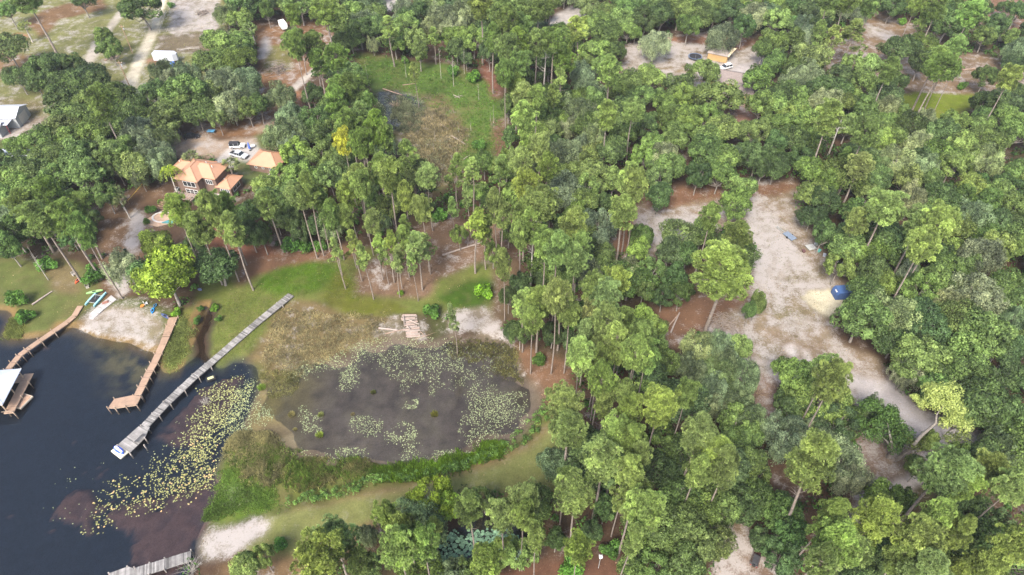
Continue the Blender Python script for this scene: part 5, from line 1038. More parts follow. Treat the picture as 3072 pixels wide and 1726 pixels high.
# catamaran: two pale-blue hulls, black trampoline
ca = W(*T('B1', 800, 758), 1.)[:2]; cb = W(*T('B1', 706, 862), 1.)[:2]; an = math.atan2(ca[1]-cb[1], ca[0]-cb[0]); LC = math.hypot(ca[0]-cb[0], ca[1]-cb[1])
mx_, my_ = (ca[0]+cb[0])/2, (ca[1]+cb[1])/2; nx_, ny_ = -math.sin(an), math.cos(an)
cat_ = thing('catamaran', 'beached catamaran with pale blue hulls and black deck net beside the boat ramp', 'catamaran', (mx_+nx_*1.1, my_+ny_*1.1, .6), an); AQ = mat('pale_aqua_gelcoat', (.28,.58,.66), .35)
for s in (-1, 1):
    o = hullmesh(LC, .42, .55, AQ, 'hull', cat_, nose=.3); o.location = (0, s*1.1, .05)
MB().box(-LC*.30, LC*.18, -.86, .86, .58, .61).build('deck_net', BLACK, cat_)
for a in (-LC*.33, LC*.2): MB().tube([(a,-1.15,.62),(a,1.15,.62)], .05, 6).build('crossbeam', GREYW, cat_)
MB().tube([(-LC*.1,-.2,.68),(LC*.25,.5,.68)], .035, 6).build('tiller_bar', GREYW, cat_)
def kayak(label, pxa, pxb, colr, z=.6, wd=.75, nm='kayak', seat=True, lift=0):
    a = W(*pxa, z+.2)[:2]; b = W(*pxb, z+.2)[:2]; L = math.hypot(a[0]-b[0], a[1]-b[1]); t = thing(nm, label, nm, ((a[0]+b[0])/2, (a[1]+b[1])/2, z+lift), math.atan2(b[1]-a[1], b[0]-a[0]))
    hullmesh(L, wd, .34, mat('kayak_%d_%d_%d' % tuple(int(c*100) for c in colr), colr, .4), 'hull', t, nose=.6)
    if seat: MB().box(-.45,.35,-.2,.2,.342,.40).build('cockpit', BLACK, t, bevel=.03)
    return t
kayak('lime-green kayak lying across the bow of the catamaran', T('B1', 660, 783), T('B1', 785, 757), (.30,.52,.20), lift=.75)
kayak('dark blue kayak on the grass beside the head of the tan dock', T('B1', 1215, 920), T('B1', 1275, 955), (.06,.09,.22))
kayak('bright blue kayak standing in the grass below the big lime-green tree', T('B1', 1145, 915), T('B1', 1155, 875), (.02,.25,.62))
kayak('blue kayak lying in the shade behind the bright blue one', T('B1', 1160, 870), T('B1', 1178, 845), (.03,.20,.42))
kayak('orange kayak leaning between the two tall pines on the left lawn', T('B1', 568, 690), T('B1', 602, 645), (.62,.10,.03))
kayak('orange kayak beside a white chair under the lime-green tree by the beach', T('B1', 1058, 868), T('B1', 1090, 850), (.62,.20,.05), seat=False)
kayak('grey-blue kayak on bare soil right of the big lime-green tree', T('B1', 1490, 735), T('B1', 1520, 738), (.14,.17,.28), seat=False)
x, y = W(*T('B1', 1103, 848), .6)[:2]; q = thing('beach_chair', 'white plastic chair beside the orange kayak above the beach', 'chair', (x, y, GZ), 2.2)
MB().box(-.35,.35,-.35,.35,.38,.45).build('seat', WHITE, q); MB().box(-.35,.35,.3,.37,.45,1.05).build('backrest', WHITE, q)
for a in (-.3,.3):
    for b_ in (-.3,.3): MB().box(a-.03,a+.03,b_-.03,b_+.03,0,.38).build('leg', WHITE, q)
for i, (a, b_, l_) in enumerate([(560, 628, 'grey wooden garden chair at the foot of the left-hand pines'), (662, 720, 'weathered garden chair beside the bright shrub above the catamaran')]):
    x, y = W(*T('B1', a, b_), .6)[:2]; q = thing('garden_chair', l_, 'chair', (x, y, GZ), 1+i)
    for k in range(5): MB().box(-.35+k*.14,-.24+k*.14,.28,.33,.3,1.1).build('back_slat', GBARK, q)
    for k in range(4): MB().box(-.35,.35,-.35+k*.16,-.22+k*.16,.34,.38).build('seat_slat', GBARK, q)
    for k in (-.38,.34): MB().box(k,k+.05,-.35,.3,0,.34).build('side_frame', GBARK, q); MB().box(k-.04,k+.09,-.4,.3,.6,.63).build('armrest', GBARK, q)
x, y = W(632, 1127+8, .2)[:2]; q = thing('moored_float', 'small dark box float with pale rim under the grey dock', 'float', (x, y, 0), .5); MB().box(-.9,.9,-.55,.55,-.1,.3).build('box', BLACK, q, bevel=.04); MB().box(-.6,.6,-.3,.3,.3,.36).build('lid', mat('straw_lid', (.5,.5,.25), .7), q)
# ================================================================== LOGS, DEAD WOOD
PALELOG = mat('bleached_log', (.28,.235,.205), .9, var=.2, nscale=2, bump=.4); BROWNLOG = mat('brown_log', (.28,.20,.15), .9, var=.3, nscale=2, bump=.4)
rl_ = random.Random(21)
def log(label, a, b, r=.18, m=None, grp=None, z=.6, taper=.7, stubs=0, name='log', lift=0):
    p = W(*a, z)[:2]; q = W(*b, z)[:2]; z = max(gz(*p), gz(*q), -.02) if lift == 0 else lift
    t = thing(name, label, 'log', (p[0], p[1], z), 0, grp); v = (q[0]-p[0], q[1]-p[1])
    MB().tube([(0,0,r),(v[0]*.5+rl_.uniform(-.1,.1), v[1]*.5, r*1.0),(v[0], v[1], r*taper)], [r, r*(1+taper)/2, r*taper], 8).build('trunk', m or PALELOG, t, smooth=False)
    for i in range(stubs):
        s = rl_.uniform(.45, .98); a_ = rl_.uniform(-1.2, 1.2)+math.atan2(v[1], v[0]); L = rl_.uniform(.8, 2.4); MB().tube([(v[0]*s, v[1]*s, r), (v[0]*s+math.cos(a_)*L, v[1]*s+math.sin(a_)*L, r+rl_.uniform(0, .8))], [r*.35, r*.1], 5).build('branch', m or PALELOG, t)
    return t
# the log pile in the marsh: 27 logs laid side by side (tile B2 pixels)
LP = [(1107,930,1207,928),(1100,940,1212,936),(1092,952,1216,944),(1093,961,1200,953),(1100,970,1218,960),(1110,980,1214,972),(1128,987,1222,978),(1120,996,1208,988),(1124,1003,1226,996),(1118,1012,1200,1002),(1132,1020,1216,1012),(1126,1028,1230,1020),(1112,1044,1234,1028),(1122,1050,1232,1040),(1136,1058,1240,1048),(1132,1066,1222,1060),(1130,1074,1240,1066),(1138,1082,1236,1076),(1132,1090,1242,1084),(1140,1098,1238,1092)]
LPw = ["frontmost","second from the front","third from the front","fourth from the front","fifth from the front"]
for i, (a, b, c, d_) in enumerate(LP):
    n = len(LP)-i; w_ = LPw[n-1] if n <= 5 else ("rearmost" if i == 0 else "%s from the back" % ["","second","third","fourth","fifth","sixth","seventh","eighth","ninth","tenth","eleventh","twelfth","thirteenth","fourteenth","fifteenth"][i])
    log('cut pale pine log in the log pile in the marsh, ' + w_, T('B2', a+rl_.uniform(-3,3), b), T('B2', c+rl_.uniform(-3,3), d_), rl_.uniform(.10,.17), PALELOG if i % 3 else mat('pinkish_log', (.31,.235,.20), .9, var=.2), 'cut logs of the pile in the marsh', taper=.9, lift=.52+.03*(i % 2), z=.55)
for i, (a, b, c, d_, l_) in enumerate([(1150,965,1228,998,'pale log lying slantwise across the middle of the log pile'),(1140,1012,1160,1040,'short log lying lengthwise on top of the log pile'),(1112,940,1118,1010,'dark log end sticking up along the left edge of the log pile')]):
    log(l_, T('B2', a, b), T('B2', c, d_), .15, PALELOG, 'cut logs of the pile in the marsh', lift=.92, z=.9)
log('long grey log lying left of the log pile in the marsh, upper one of two', T('B2', 925,1030), T('B2', 1068,1044), .2, mat('grey_log', (.33,.27,.24), .9)); log('long slanting branch leaning on the left side of the log pile', T('B2', 975,1072), T('B2', 1110,1040), .13, BROWNLOG)
log('grey log lying left of the log pile in the marsh, lower one of two', T('B2', 990,1032), T('B2', 1075,1050), .14, mat('grey_log', (.33,.27,.24), .9)); log('thin branch sticking out right of the log pile, in front', T('B2', 1200,1106), T('B2', 1290,1078), .10, BROWNLOG, stubs=3); log('thin forked branch right of the log pile, behind', T('B2', 1238,1055), T('B2', 1270,1088), .08, BROWNLOG, stubs=2)
log('long fallen pale tree trunk lying on the litter behind the young pines', T('B2', 1405,482), T('B2', 1700,384), .24, PALELOG, stubs=4); log('pale upper end of the fallen tree leaning up to the right', T('B2', 1705,405), T('B2', 1760,335), .14, PALELOG, stubs=3)
log('bare grey log lying on the left lawn above the curved dock', T('B1', 245,855), T('B1', 395,752), .2, mat('grey_log', (.33,.27,.24), .9))
log('pale fallen trunk under the oaks left of the churned sand, right one of two', T('B3', 1195,1065), T('B3', 1262,912), .2, PALELOG); log('dark fallen trunk under the oaks left of the churned sand, left one of two', T('B3', 1160,1040), T('B3', 1250,930), .16, BROWNLOG)
log('pale fallen trunk across the green grass of the upper marsh, lowest of them', T('A2', 1470,1020), T('A2', 1578,1085), .18); log('white leaning dead trunk at the lower end of the upper marsh', T('A2', 1468,1168), T('A2', 1505,1245), .16)
log('dark fallen trunk lying behind the dead reeds of the upper marsh', T('A2', 955,665), T('A2', 1100,712), .2, BROWNLOG); log('dark fallen trunk in the grass at the back of the upper marsh', T('A2', 1100,640), T('A2', 1198,628), .14, BROWNLOG)
log('short pale branch lying at the right of the white leaning dead trunk', T('A2', 1565,1198), T('A2', 1610,1165), .1); log('thin fallen pole beside the brown reeds of the upper marsh', T('A2', 1385,925), T('A2', 1450,970), .1)
log('pile of grey branches on the green marsh grass, front branch', T('A2', 1488,715), T('A2', 1535,735), .15, stubs=4); log('pile of grey branches on the green marsh grass, rear branch', T('A2', 1495,735), T('A2', 1545,718), .12, stubs=4)
log('dark log lying across the grass of the top right field', T('A4', 1468,530), T('A4', 1560,522), .22, BROWNLOG, stubs=3)
log('brown fallen trunk on the upper left field beside the small tree', T('A1', 790,460), T('A1', 905,418), .25, BROWNLOG, stubs=4)
log('pale log at the top edge of the brown litter yard', T('A2', 665,92), T('A2', 715,128), .22)
# standing dead trunks
SN = [snag_mesh(500+i, 16, 16-3*i) for i in range(3)]
def snag(label, base, H, k=0, r=1.0, name='dead_tree', bare=False):
    x, y = W(*base)[:2]; t = thing(name, label, 'dead tree', (x, y, gz(x, y)), rl_.random()*6); s = H/16
    a = bpy.data.objects.new('trunk', SN[k][0]); link(a, t); t.scale = (max(s, .5)*r, max(s, .5)*r, s)
    if not bare: b = bpy.data.objects.new('branches', SN[k][1]); link(b, t)
    return t
snag('tall bleached dead pine with broken branches among the pines of the upper middle', T('A3', 232,780), 24, 0, .85); 
snag('white forked dead trunk on the left lawn', T('B1', 365,665), 9, 1, .8); snag('second thin dead trunk leaning beside the forked one on the left lawn', T('B1', 330,600), 8, 2, .6, bare=True)
snag('tall bare dead pine with stubs in front of the middle pines', T('B3', 140,722), 22, 1, .7); snag('dead grey tree among the oaks of the upper right with forking limbs', T('A4', 450,1180), 14, 0, 1.3)
for i, (a, b, H, l_) in enumerate([(850,640,9,'thin bare pole standing at the left edge of the upper marsh'),(1132,580,8,'bare white pole standing at the back of the upper marsh'),(1395,590,11,'bare white trunk at the back of the upper marsh, left of the leafless pair'),(1490,650,11,'bare forked white trunk at the back right of the upper marsh'),(1570,550,9,'thin white trunk behind the forked bare trunk'),(1350,1060,5,'short bare pole standing in the brown reeds'),(1525,990,4,'short pale stump pole near the green bank of the upper marsh'),(1620,985,4,'thin short pole right of the stump pole in the upper marsh'),(1340,1130,3.2,'low broken pole below the brown reeds'),(1520,1225,5,'thin pole at the lower end of the upper marsh'),(1765,910,3,'white broken stump at the right side of the upper marsh'),(1790,930,7,'thin grey sapling trunk at the right edge of the upper marsh'),(1680,755,6,'thin leaning sapling trunk on the marsh grass')]):
    snag(l_, T('A2', a, b), H, i % 3, .45 if H < 6 else .5, 'dead_tree', bare=i in (0,1,5,6,7,8,9,10,11))
snag('dead pale trunk rising from the dark oaks at the lower right', T('C3', 1215,980), 9, 2, .7); snag('leafless white tree fork rising from the oaks at the bottom right', T('C4', 940,1060), 8, 1, .6)
# bleached dead bushes
def deadbush(label, px, py, R, m=None):
    x, y = W(px, py)[:2]; t = thing('dead_bush', label, 'dead bush', (x, y, max(gz(x, y), 0))); q = Q3(); r = np.random.default_rng(int(px))
    for i in range(34):
        a = r.random()*6.28; e = r.uniform(.25, 1.3); d = np.array([math.cos(a)*math.cos(e), math.sin(a)*math.cos(e), math.sin(e)]); L = R*r.uniform(.6, 1.1)
        q.tube([d*.05, d*L*.5+r.normal(size=3)*.06*R, d*L], [.035,.025,.01], 3)
        for j in range(3): b = d*L*r.uniform(.4, .9); q.tube([b, b+(d+r.normal(size=3)*.6)*L*.3], [.018,.006], 3)
    link(bpy.data.objects.new('branches', q.mesh('branches', m or GBARK)), t)
deadbush('bleached dead bush beside the long grey dock at the water edge', 617, 1204, 1.5); deadbush('bleached dead bush at the right end of the short grey dock', 575, 1712, 2.6)
deadbush('pinkish dead reed bush in the upper marsh pond', *T('A2', 1050,790), 2.4, mat('dry_reed', (.30,.22,.15), .9)); deadbush('brown dead bush between the oaks and the sandy drive', *T('C3', 1850,90), 3.2, mat('dry_reed', (.30,.22,.15), .9))
deadbush('rust-brown dead bush in the shade under the dark oaks right of the pines', *T('C4', 340,290), 2.2, mat('rust_twig', (.22,.09,.05), .9))
def brush(label, px, py, R, n=70):
    x, y = W(px, py)[:2]; t = thing('brush_pile', label, 'brush pile', (x, y, GZ)); q = Q3(); r = np.random.default_rng(int(px))
    for i in range(n):
        c = r.normal(size=3)*R*.45; c[2] = abs(c[2])*.35; a = r.random()*3.14; L = R*r.uniform(.4, 1.1); d = np.array([math.cos(a), math.sin(a), r.normal()*.2])*L/2; q.tube([c-d, c+d], [.09,.04], 4)
    link(bpy.data.objects.new('branches', q.mesh('branches', mat('cut_brushwood', (.22,.18,.15), .9, var=.3))), t)['kind'] = 'stuff'
brush('heap of cut grey branches at the left of the brown yard above the house', *T('A2', 165,530), 4.2, 110); brush('heap of brush lying in the white sand pen at the top', *T('A1', 1540,95), 3.0, 60); brush('low heap of brush on the field beside the small tree', *T('A1', 850,440), 3., 50)
brush('tangle of cut roots and branches on the churned sand below the big pine', *T('B3', 1600,1010), 3.4, 60)
# ================================================================== LEANING OAK by the sandy track
def custom_oak():
    x, y = W(2690, 1378)[:2]; t = thing('leaning_oak', 'dark leaning oak with bare curved limbs and a yellow-green crown beside the sandy track', 'tree', (x, y, GZ)); q = Q3(); r = np.random.default_rng(3)
    top = W(*T('C4', 1310,110), 17); a1 = W(*T('C4', 1150,400), 8); a2 = W(*T('C4', 1265,300), 11); loc = lambda p: np.array([p[0]-x, p[1]-y, p[2]-GZ])
    q.tube([(0,0,-.3), loc(W(*T('C4', 1060,510), 3.5)), loc(a1), loc(a2), loc(W(*T('C4', 1270,240), 13.5))], [.42,.38,.30,.22,.14], 8)
    q.tube([loc(W(*T('C4', 1070,500), 3.6)), loc(W(*T('C4', 1180,490), 5)), loc(W(*T('C4', 1285,520), 5.5))], [.2,.14,.07], 6); q.tube([loc(a2), loc(W(*T('C4', 1360,310), 11.5)), loc(W(*T('C4', 1440,330), 12))], [.14,.09,.05], 5)
    q.tube([loc(W(*T('C4', 1270,240), 13.5)), loc(W(*T('C4', 1330,150), 15.5))], [.12,.05], 5)
    link(bpy.data.objects.new('trunk', q.mesh('trunk', OBARK)), t)
    V = []; Tn = []
    for (a, b, z, R) in [(1310,80,16,2.3),(1250,60,16,1.8),(1380,60,16.5,2.),(1240,130,15,1.7),(1390,150,15,1.8),(1300,170,14.5,1.8),(1210,40,15.5,1.2),(1110,110,14,.9),(1160,160,14,1.1),(1440,210,13,1.3),(1400,270,12.5,1.4),(1480,330,12,1.4),(1330,300,11.5,1.1),(1210,420,6.5,1.5),(1180,460,5.5,1.2),(1300,540,5.5,1.5),(1380,420,9,1.4),(1470,400,11,1.4),(1050,420,6,1.3),(1100,470,5,1.2),(1000,380,6,1.4)]:
        c = loc(W(*T('C4', a, b), z)); per = int(260*R); d = unit(r.normal(size=(per, 3))+np.array([0,0,.5])); pos = c+d*R*r.uniform(.6, 1.1, per)[:, None]*np.array([1,1,.75]); sz = r.uniform(.1, .24, per)
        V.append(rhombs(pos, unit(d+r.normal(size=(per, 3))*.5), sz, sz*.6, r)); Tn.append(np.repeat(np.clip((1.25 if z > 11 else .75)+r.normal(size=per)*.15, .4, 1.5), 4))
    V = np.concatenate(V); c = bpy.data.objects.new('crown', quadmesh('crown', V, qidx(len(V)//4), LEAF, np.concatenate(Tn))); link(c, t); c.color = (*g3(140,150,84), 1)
custom_oak()
def fork_oak():
    x, y = W(2665, 1372)[:2]; t = thing('forked_oak', 'dark forked oak trunk with sparse crown left of the leaning oak', 'tree', (x, y, GZ)); q = Q3(); loc = lambda p: np.array([p[0]-x, p[1]-y, p[2]-GZ]); r = np.random.default_rng(9)
    q.tube([(0,0,-.3), loc(W(*T('C4', 940,520), 3)), loc(W(*T('C4', 930,440), 6)), loc(W(*T('C4', 900,300), 9))], [.5,.4,.25,.1], 8); q.tube([loc(W(*T('C4', 935,490), 4)), loc(W(*T('C4', 890,430), 6)), loc(W(*T('C4', 830,380), 8))], [.25,.16,.06], 6)
    q.tube([loc(W(*T('C4', 790,400), 7)), loc(W(*T('C4', 700,375), 7))], [.12,.05], 5); link(bpy.data.objects.new('trunk', q.mesh('trunk', OBARK)), t); V = []; Tn = []
    for (a, b, z, R) in [(890,250,9,2.2),(850,330,8.5,2.),(960,300,8.5,1.8),(920,210,9.5,1.6),(980,420,6.5,2.),(1040,380,7,1.7),(760,380,7.5,1.6),(810,400,7,1.6),(790,300,8.5,.8),(740,170,10,1.5),(790,150,10,1.2),(820,190,9.5,1.),(700,300,8,1.4),(950,480,5,1.6)]:
        c = loc(W(*T('C4', a, b), z)); per = int(230*R); d = unit(r.normal(size=(per, 3))+np.array([0,0,.5])); pos = c+d*R*r.uniform(.5, 1.1, per)[:, None]*np.array([1,1,.7]); sz = r.uniform(.1, .26, per)
        V.append(rhombs(pos, unit(d+r.normal(size=(per, 3))*.5), sz, sz*.6, r)); Tn.append(np.repeat(np.clip(1+r.normal(size=per)*.18, .4, 1.5), 4))
    V = np.concatenate(V); c = bpy.data.objects.new('crown', quadmesh('crown', V, qidx(len(V)//4), LEAF, np.concatenate(Tn))); link(c, t); c.color = (*g3(84,110,54), 1)
fork_oak()
# ================================================================== LILY PADS
def sample(poly_px, n, r, z=0.02, nz=4, thr=.5, seed=1, soft=0):
    pw = [W(a*K, b*K, z)[:2] for a, b in poly_px]; xs_ = [p[0] for p in pw]; ys_ = [p[1] for p in pw]; out = []
    tot = 0
    while tot < n:
        x = r.uniform(min(xs_), max(xs_), n*4); y = r.uniform(min(ys_), max(ys_), n*4)
        wv_ = 2.8+soft; k = pip(x+(fbm(x, y, 4, 7)-.5)*wv_*2+r.normal(size=len(x))*wv_*.22, y+(fbm(x, y, 4, 8)-.5)*wv_*2+r.normal(size=len(x))*wv_*.22, pw) & (fbm(x, y, nz, seed) > thr-r.random(len(x))*.16); out.append(np.stack([x[k], y[k]], 1)); tot += k.sum()
        if len(out) > 30: break
    return np.concatenate(out)[:n]
def discs(xy, rad, r, z=.015, seg=6):
    n = len(xy); a = np.linspace(0, 2*np.pi, seg, endpoint=False)+r.random((n, 1))*6.28; rr = rad[:, None]*(1+.12*r.normal(size=(n, seg)))
    V = np.stack([xy[:, :1]+np.cos(a)*rr, xy[:, 1:]+np.sin(a)*rr, np.broadcast_to(z+r.random((n, 1))*.03, (n, seg))+.02*r.normal(size=(n, seg))], -1); return V
def padmesh(name, V):
    n, s, _ = V.shape; me = bpy.data.meshes.new(name); me.vertices.add(n*s); me.vertices.foreach_set('co', V.astype(np.float32).ravel()); me.loops.add(n*s); me.loops.foreach_set('vertex_index', np.arange(n*s, dtype=np.int32)); me.polygons.add(n); me.polygons.foreach_set('loop_start', np.arange(0, n*s, s, dtype=np.int32)); me.update(calc_edges=True)
    a = me.attributes.new('tone', 'FLOAT', 'POINT'); a.data.foreach_set('value', np.repeat(np.clip(1+.16*rng.normal(size=n), .5, 1.4), s).astype(np.float32)); me.materials.append(PADM); return me
PADM = leafmat('lily_pad', transl=.12)
rp_ = np.random.default_rng(12)
BELT = [(215,1300),(240,1262),(330,1205),(400,1160),(470,1120),(500,1060),(520,1000),(600,930),(625,990),(600,1070),(560,1130),(548,1180),(535,1230),(470,1262),(400,1285),(300,1290),(230,1345),(200,1325)]
big = np.concatenate([sample(BELT, 1500, rp_, thr=.40, nz=1.6, seed=3, soft=1), sample([(500,1060),(560,960),(625,960),(600,1070),(548,1180),(535,1225),(440,1240),(380,1230),(430,1160)], 900, rp_, thr=.36, nz=1.3, seed=6, soft=1)]); rad = rp_.uniform(.08, .165, len(big))
bpx, bpy_ = P(big[:, 0], big[:, 1], 0.)
order = np.argsort(-rad*bpy_)                       # the ones that show largest
padV = discs(np.zeros((6, 2)), np.ones(6), rp_, z=0, seg=9); PM = []
for i in range(6):
    PM.append(padmesh('lily_pad', padV[i:i+1]))
for j, i in enumerate(order[:300]):
    o = bpy.data.objects.new('lily_pad', PM[j % 6]); link(o); o.location = (big[i, 0], big[i, 1], .02+.01*(j % 3)); o.scale = (rad[i], rad[i], 1); o.rotation_euler = (0, 0, j)
    c = g3(148,144,92)*(1+.12*rp_.normal()); o.color = (*(c*np.array([1, 1, .9]) if j % 4 else np.array(S(206,170,120))), 1)
    tag(o, 'yellow-green lily pad floating in the drift of pads between the grey dock and the reeds', 'lily pad', 'lily pads in the drift on the lake')
rest = order[300:]; o = bpy.data.objects.new('lily_pads', padmesh('lily_pads', discs(big[rest], rad[rest], rp_))); link(o); o.color = (*g3(154,152,100), 1); tag(o, 'dense drift of small yellow-green lily pads on the lake between dock and reeds', 'lily pads', kind='stuff')
sm = []
for poly, n, th in [([(845,960),(880,905),(910,930),(890,980),(850,985)], 190, .42), ([(940,900),(1060,880),(1150,900),(1240,960),(1270,1010),(1200,1000),(1100,980),(1020,985),(960,950)], 620, .50), ([(880,1055),(905,1045),(962,1075),(950,1100),(890,1085)], 160, .4), ([(960,1115),(1000,1060),(1050,1065),(1040,1110),(990,1120)], 120, .46), ([(1000,1165),(1010,1110),(1060,1070),(1040,1120),(1060,1150)], 110, .4), ([(1150,1080),(1170,1050),(1240,1000),(1320,985),(1330,1060),(1250,1110),(1180,1130)], 520, .48), ([(1160,1010),(1200,990),(1280,990),(1300,1010),(1240,1060),(1190,1040)], 260, .48), ([(700,1150),(830,1125),(850,1150),(800,1175)], 60, .4), ([(835,1165),(850,1125),(930,1130),(910,1160)], 110, .42), ([(1050,1160),(1100,1140),(1180,1130),(1200,1150),(1100,1170)], 200, .4), ([(630,1060),(650,1010),(690,1030),(690,1050),(650,1080)], 130, .42), ([(745,1050),(760,1020),(790,1040),(810,1090),(780,1095)], 140, .42), ([(560,1080),(600,960),(640,950),(640,1080),(600,1100)], 420, .42), ([(860,880),(960,860),(1290,870),(1320,950),(1100,930),(900,920)], 520, .54), ([(560,1230),(620,1220),(650,1260),(600,1280),(560,1265)], 220, .42), ([(1010,1010),(1050,1000),(1050,1030),(1015,1030)], 60, .4), ([(940,240),(1050,250),(1070,300),(980,320)], 500, .4), ([(1040,350),(1130,350),(1120,450),(1070,440)], 700, .45), ([(690,930),(860,880),(1000,850),(1100,850),(1150,870),(950,880),(800,940),(720,960)], 500, .40), ([(100,1180),(300,1150),(330,1300),(150,1330)], 26, .3), ([(330,1180),(620,900),(640,940),(400,1180)], 60, .3)]:
    q = sample(poly, int(n*1.7), rp_, thr=th-.02, nz=2.2, seed=int(poly[0][0])); sm.append(q)
sm = np.concatenate(sm); V = discs(sm, rp_.uniform(.06, .125, len(sm)), rp_, z=.03); hh = np.maximum(gzv(sm[:, 0], sm[:, 1]), 0)+.03; V[..., 2] += hh[:, None]
o = bpy.data.objects.new('lily_pads', padmesh('lily_pads', V)); link(o); o.color = (*g3(146,152,112), 1); tag(o, 'scattered patches of pale green lily pads on the muddy pond', 'lily pads', kind='stuff')
bp_ = sample([(1095,1385),(1130,1340),(1230,1330),(1340,1340),(1340,1400),(1200,1430),(1110,1425)], 700, rp_, thr=.40, nz=3, seed=8)
o = bpy.data.objects.new('lily_pads', padmesh('lily_pads', discs(bp_, rp_.uniform(.14, .32, len(bp_)), rp_, seg=8))); link(o); o.color = (*g3(120,150,118), 1); tag(o, 'blue-green lily pads covering the small dark pond at the bottom', 'lily pads', kind='stuff')
# ================================================================== GRASSES AND REEDS
def grass(name, label, poly, n, hgt_, colr, seed, wd=.04, lean=.35, clump=6, thr=.0, nz=3, tv=.2, zmin=None):
    r = np.random.default_rng(seed); c = sample(poly, n, r, z=.4, thr=thr, nz=nz, seed=seed); m = len(c)
    xy = np.repeat(c, clump, 0)+r.normal(size=(m*clump, 2))*.16; z = gzv(xy[:, 0], xy[:, 1]); z = np.maximum(z, -.05)
    p = np.stack([xy[:, 0], xy[:, 1], z], 1); a = r.random(m*clump)*6.28; l_ = r.random(m*clump)*lean*1.6
    d = unit(np.stack([np.cos(a)*l_, np.sin(a)*l_, np.ones(m*clump)], 1)); hv_ = np.repeat(.3+1.4*fbm(c[:, 0], c[:, 1], 2.2, seed+9), clump); V = blades(p, d, hgt_*hv_*r.uniform(.5, 1.2, m*clump), wd*r.uniform(.6, 1.5, m*clump), r)
    t = np.repeat(np.repeat(np.clip(.95+tv*r.normal(size=m)+(fbm(c[:, 0], c[:, 1], 3, seed+1)-.5)*.9, .35, 1.5), clump), 4)
    o = bpy.data.objects.new(name, quadmesh(name, V, qidx(len(V)//4), LEAF, t)); link(o); o.color = (*g3(*colr), 1); tag(o, label, 'grass' if 'grass' in name else 'plants', kind='stuff'); return o
grass('reeds', 'tall tan and brown reeds at the left end of the muddy pond', [(560,1130),(600,1085),(690,1085),(715,1110),(720,1160),(700,1225),(640,1210),(590,1170)], 3000, .6, (156,148,104), 1, wd=.055, clump=7, thr=.46)
grass('reeds', 'brown reeds along the lower bank of the muddy pond', [(715,1165),(790,1150),(840,1165),(950,1160),(960,1185),(880,1205),(760,1240),(715,1225)], 2800, .5, (140,134,88), 2, wd=.055, clump=7, thr=.45)
grass('marsh_grass', 'green marsh grass on the lower bank of the pond', [(930,1180),(1000,1165),(1100,1165),(1250,1110),(1270,1130),(1190,1170),(1080,1200),(950,1215)], 3200, .9, (110,140,46), 3, wd=.05, clump=7)
grass('marsh_grass', 'bright green grass on the tongue of land beside the lily pads', [(548,1180),(600,1190),(690,1235),(715,1270),(640,1290),(530,1312),(540,1235)], 3000, .35, (116,142,66), 4, wd=.04)
grass('dry_grass', 'matted dry brown grass of the marsh between the dock and the log pile', [(700,775),(850,795),(990,805),(950,860),(830,890),(750,935),(690,945),(655,900),(680,840)], 4200, .5, (160,148,108), 5, wd=.03, lean=1.1, thr=.42)
grass('dry_grass', 'brown reeds in the middle of the upper marsh', [(1010,300),(1110,260),(1180,330),(1150,410),(1110,470),(1060,440),(1040,380)], 2600, .8, (160,146,112), 6, wd=.045, thr=.4)
grass('marsh_grass', 'lush green grass of the upper marsh', [(890,140),(1000,155),(1230,210),(1270,300),(1255,395),(1150,420),(1140,300),(1000,235),(930,200)], 3800, .4, (104,136,58), 7, wd=.045, thr=.42)
grass('reeds', 'grey-green sedge clumps standing in the upper marsh pond', [(1000,240),(1070,270),(1060,330),(1000,335),(980,300)], 1300, .9, (126,130,98), 8, wd=.045, thr=.5)
grass('lawn_grass', 'short lush lawn grass beyond the grey dock', [(530,800),(560,760),(700,670),(880,650),(920,760),(780,740),(720,765),(640,870),(560,915)], 4200, .16, (122,140,62), 9, wd=.03, clump=5)
grass('marsh_grass', 'yellow-green grass on the spit right of the tan dock', [(432,800),(480,790),(478,900),(432,938),(412,930),(408,905)], 1600, .4, (138,146,84), 10, wd=.04)
grass('marsh_grass', 'yellow-green marsh plants at the left edge of the lake', [(5,848),(20,812),(55,800),(62,835),(45,852)], 700, .8, (136,142,78), 13, wd=.05)
grass('reeds', 'rusty sedge along the near edge of the muddy pond, left part', [(640,960),(690,930),(760,930),(740,975),(690,1000)], 900, .3, (136,132,84), 14, wd=.05)
grass('marsh_grass', 'olive grass tussocks on the right margin of the muddy pond', [(1180,850),(1290,880),(1320,960),(1300,970),(1220,900),(1100,880)], 1300, .5, (122,118,72), 15, wd=.05)
grass('reeds', 'green sedge growing through the tan reeds by the lake', [(560,1150),(620,1110),(700,1120),(840,1170),(950,1175),(930,1200),(760,1240),(640,1220)], 1500, .8, (112,134,58), 41, wd=.05, clump=7, thr=.5)
grass('dry_grass', 'sparse low weeds on the sandy clearing', [(1560,600),(1700,490),(2010,470),(2110,720),(2080,850),(2250,990),(2100,960),(1900,900),(1920,740),(1880,600),(1740,620)], 3200, .2, (132,130,82), 42, wd=.03, clump=4, thr=.45)
grass('dry_grass', 'sparse grass tufts on the upper left field', [(-20,150),(60,90),(540,10),(520,200),(440,300),(330,250),(120,290),(-20,320)], 3600, .18, (140,140,80), 43, wd=.035, clump=4, thr=.45)
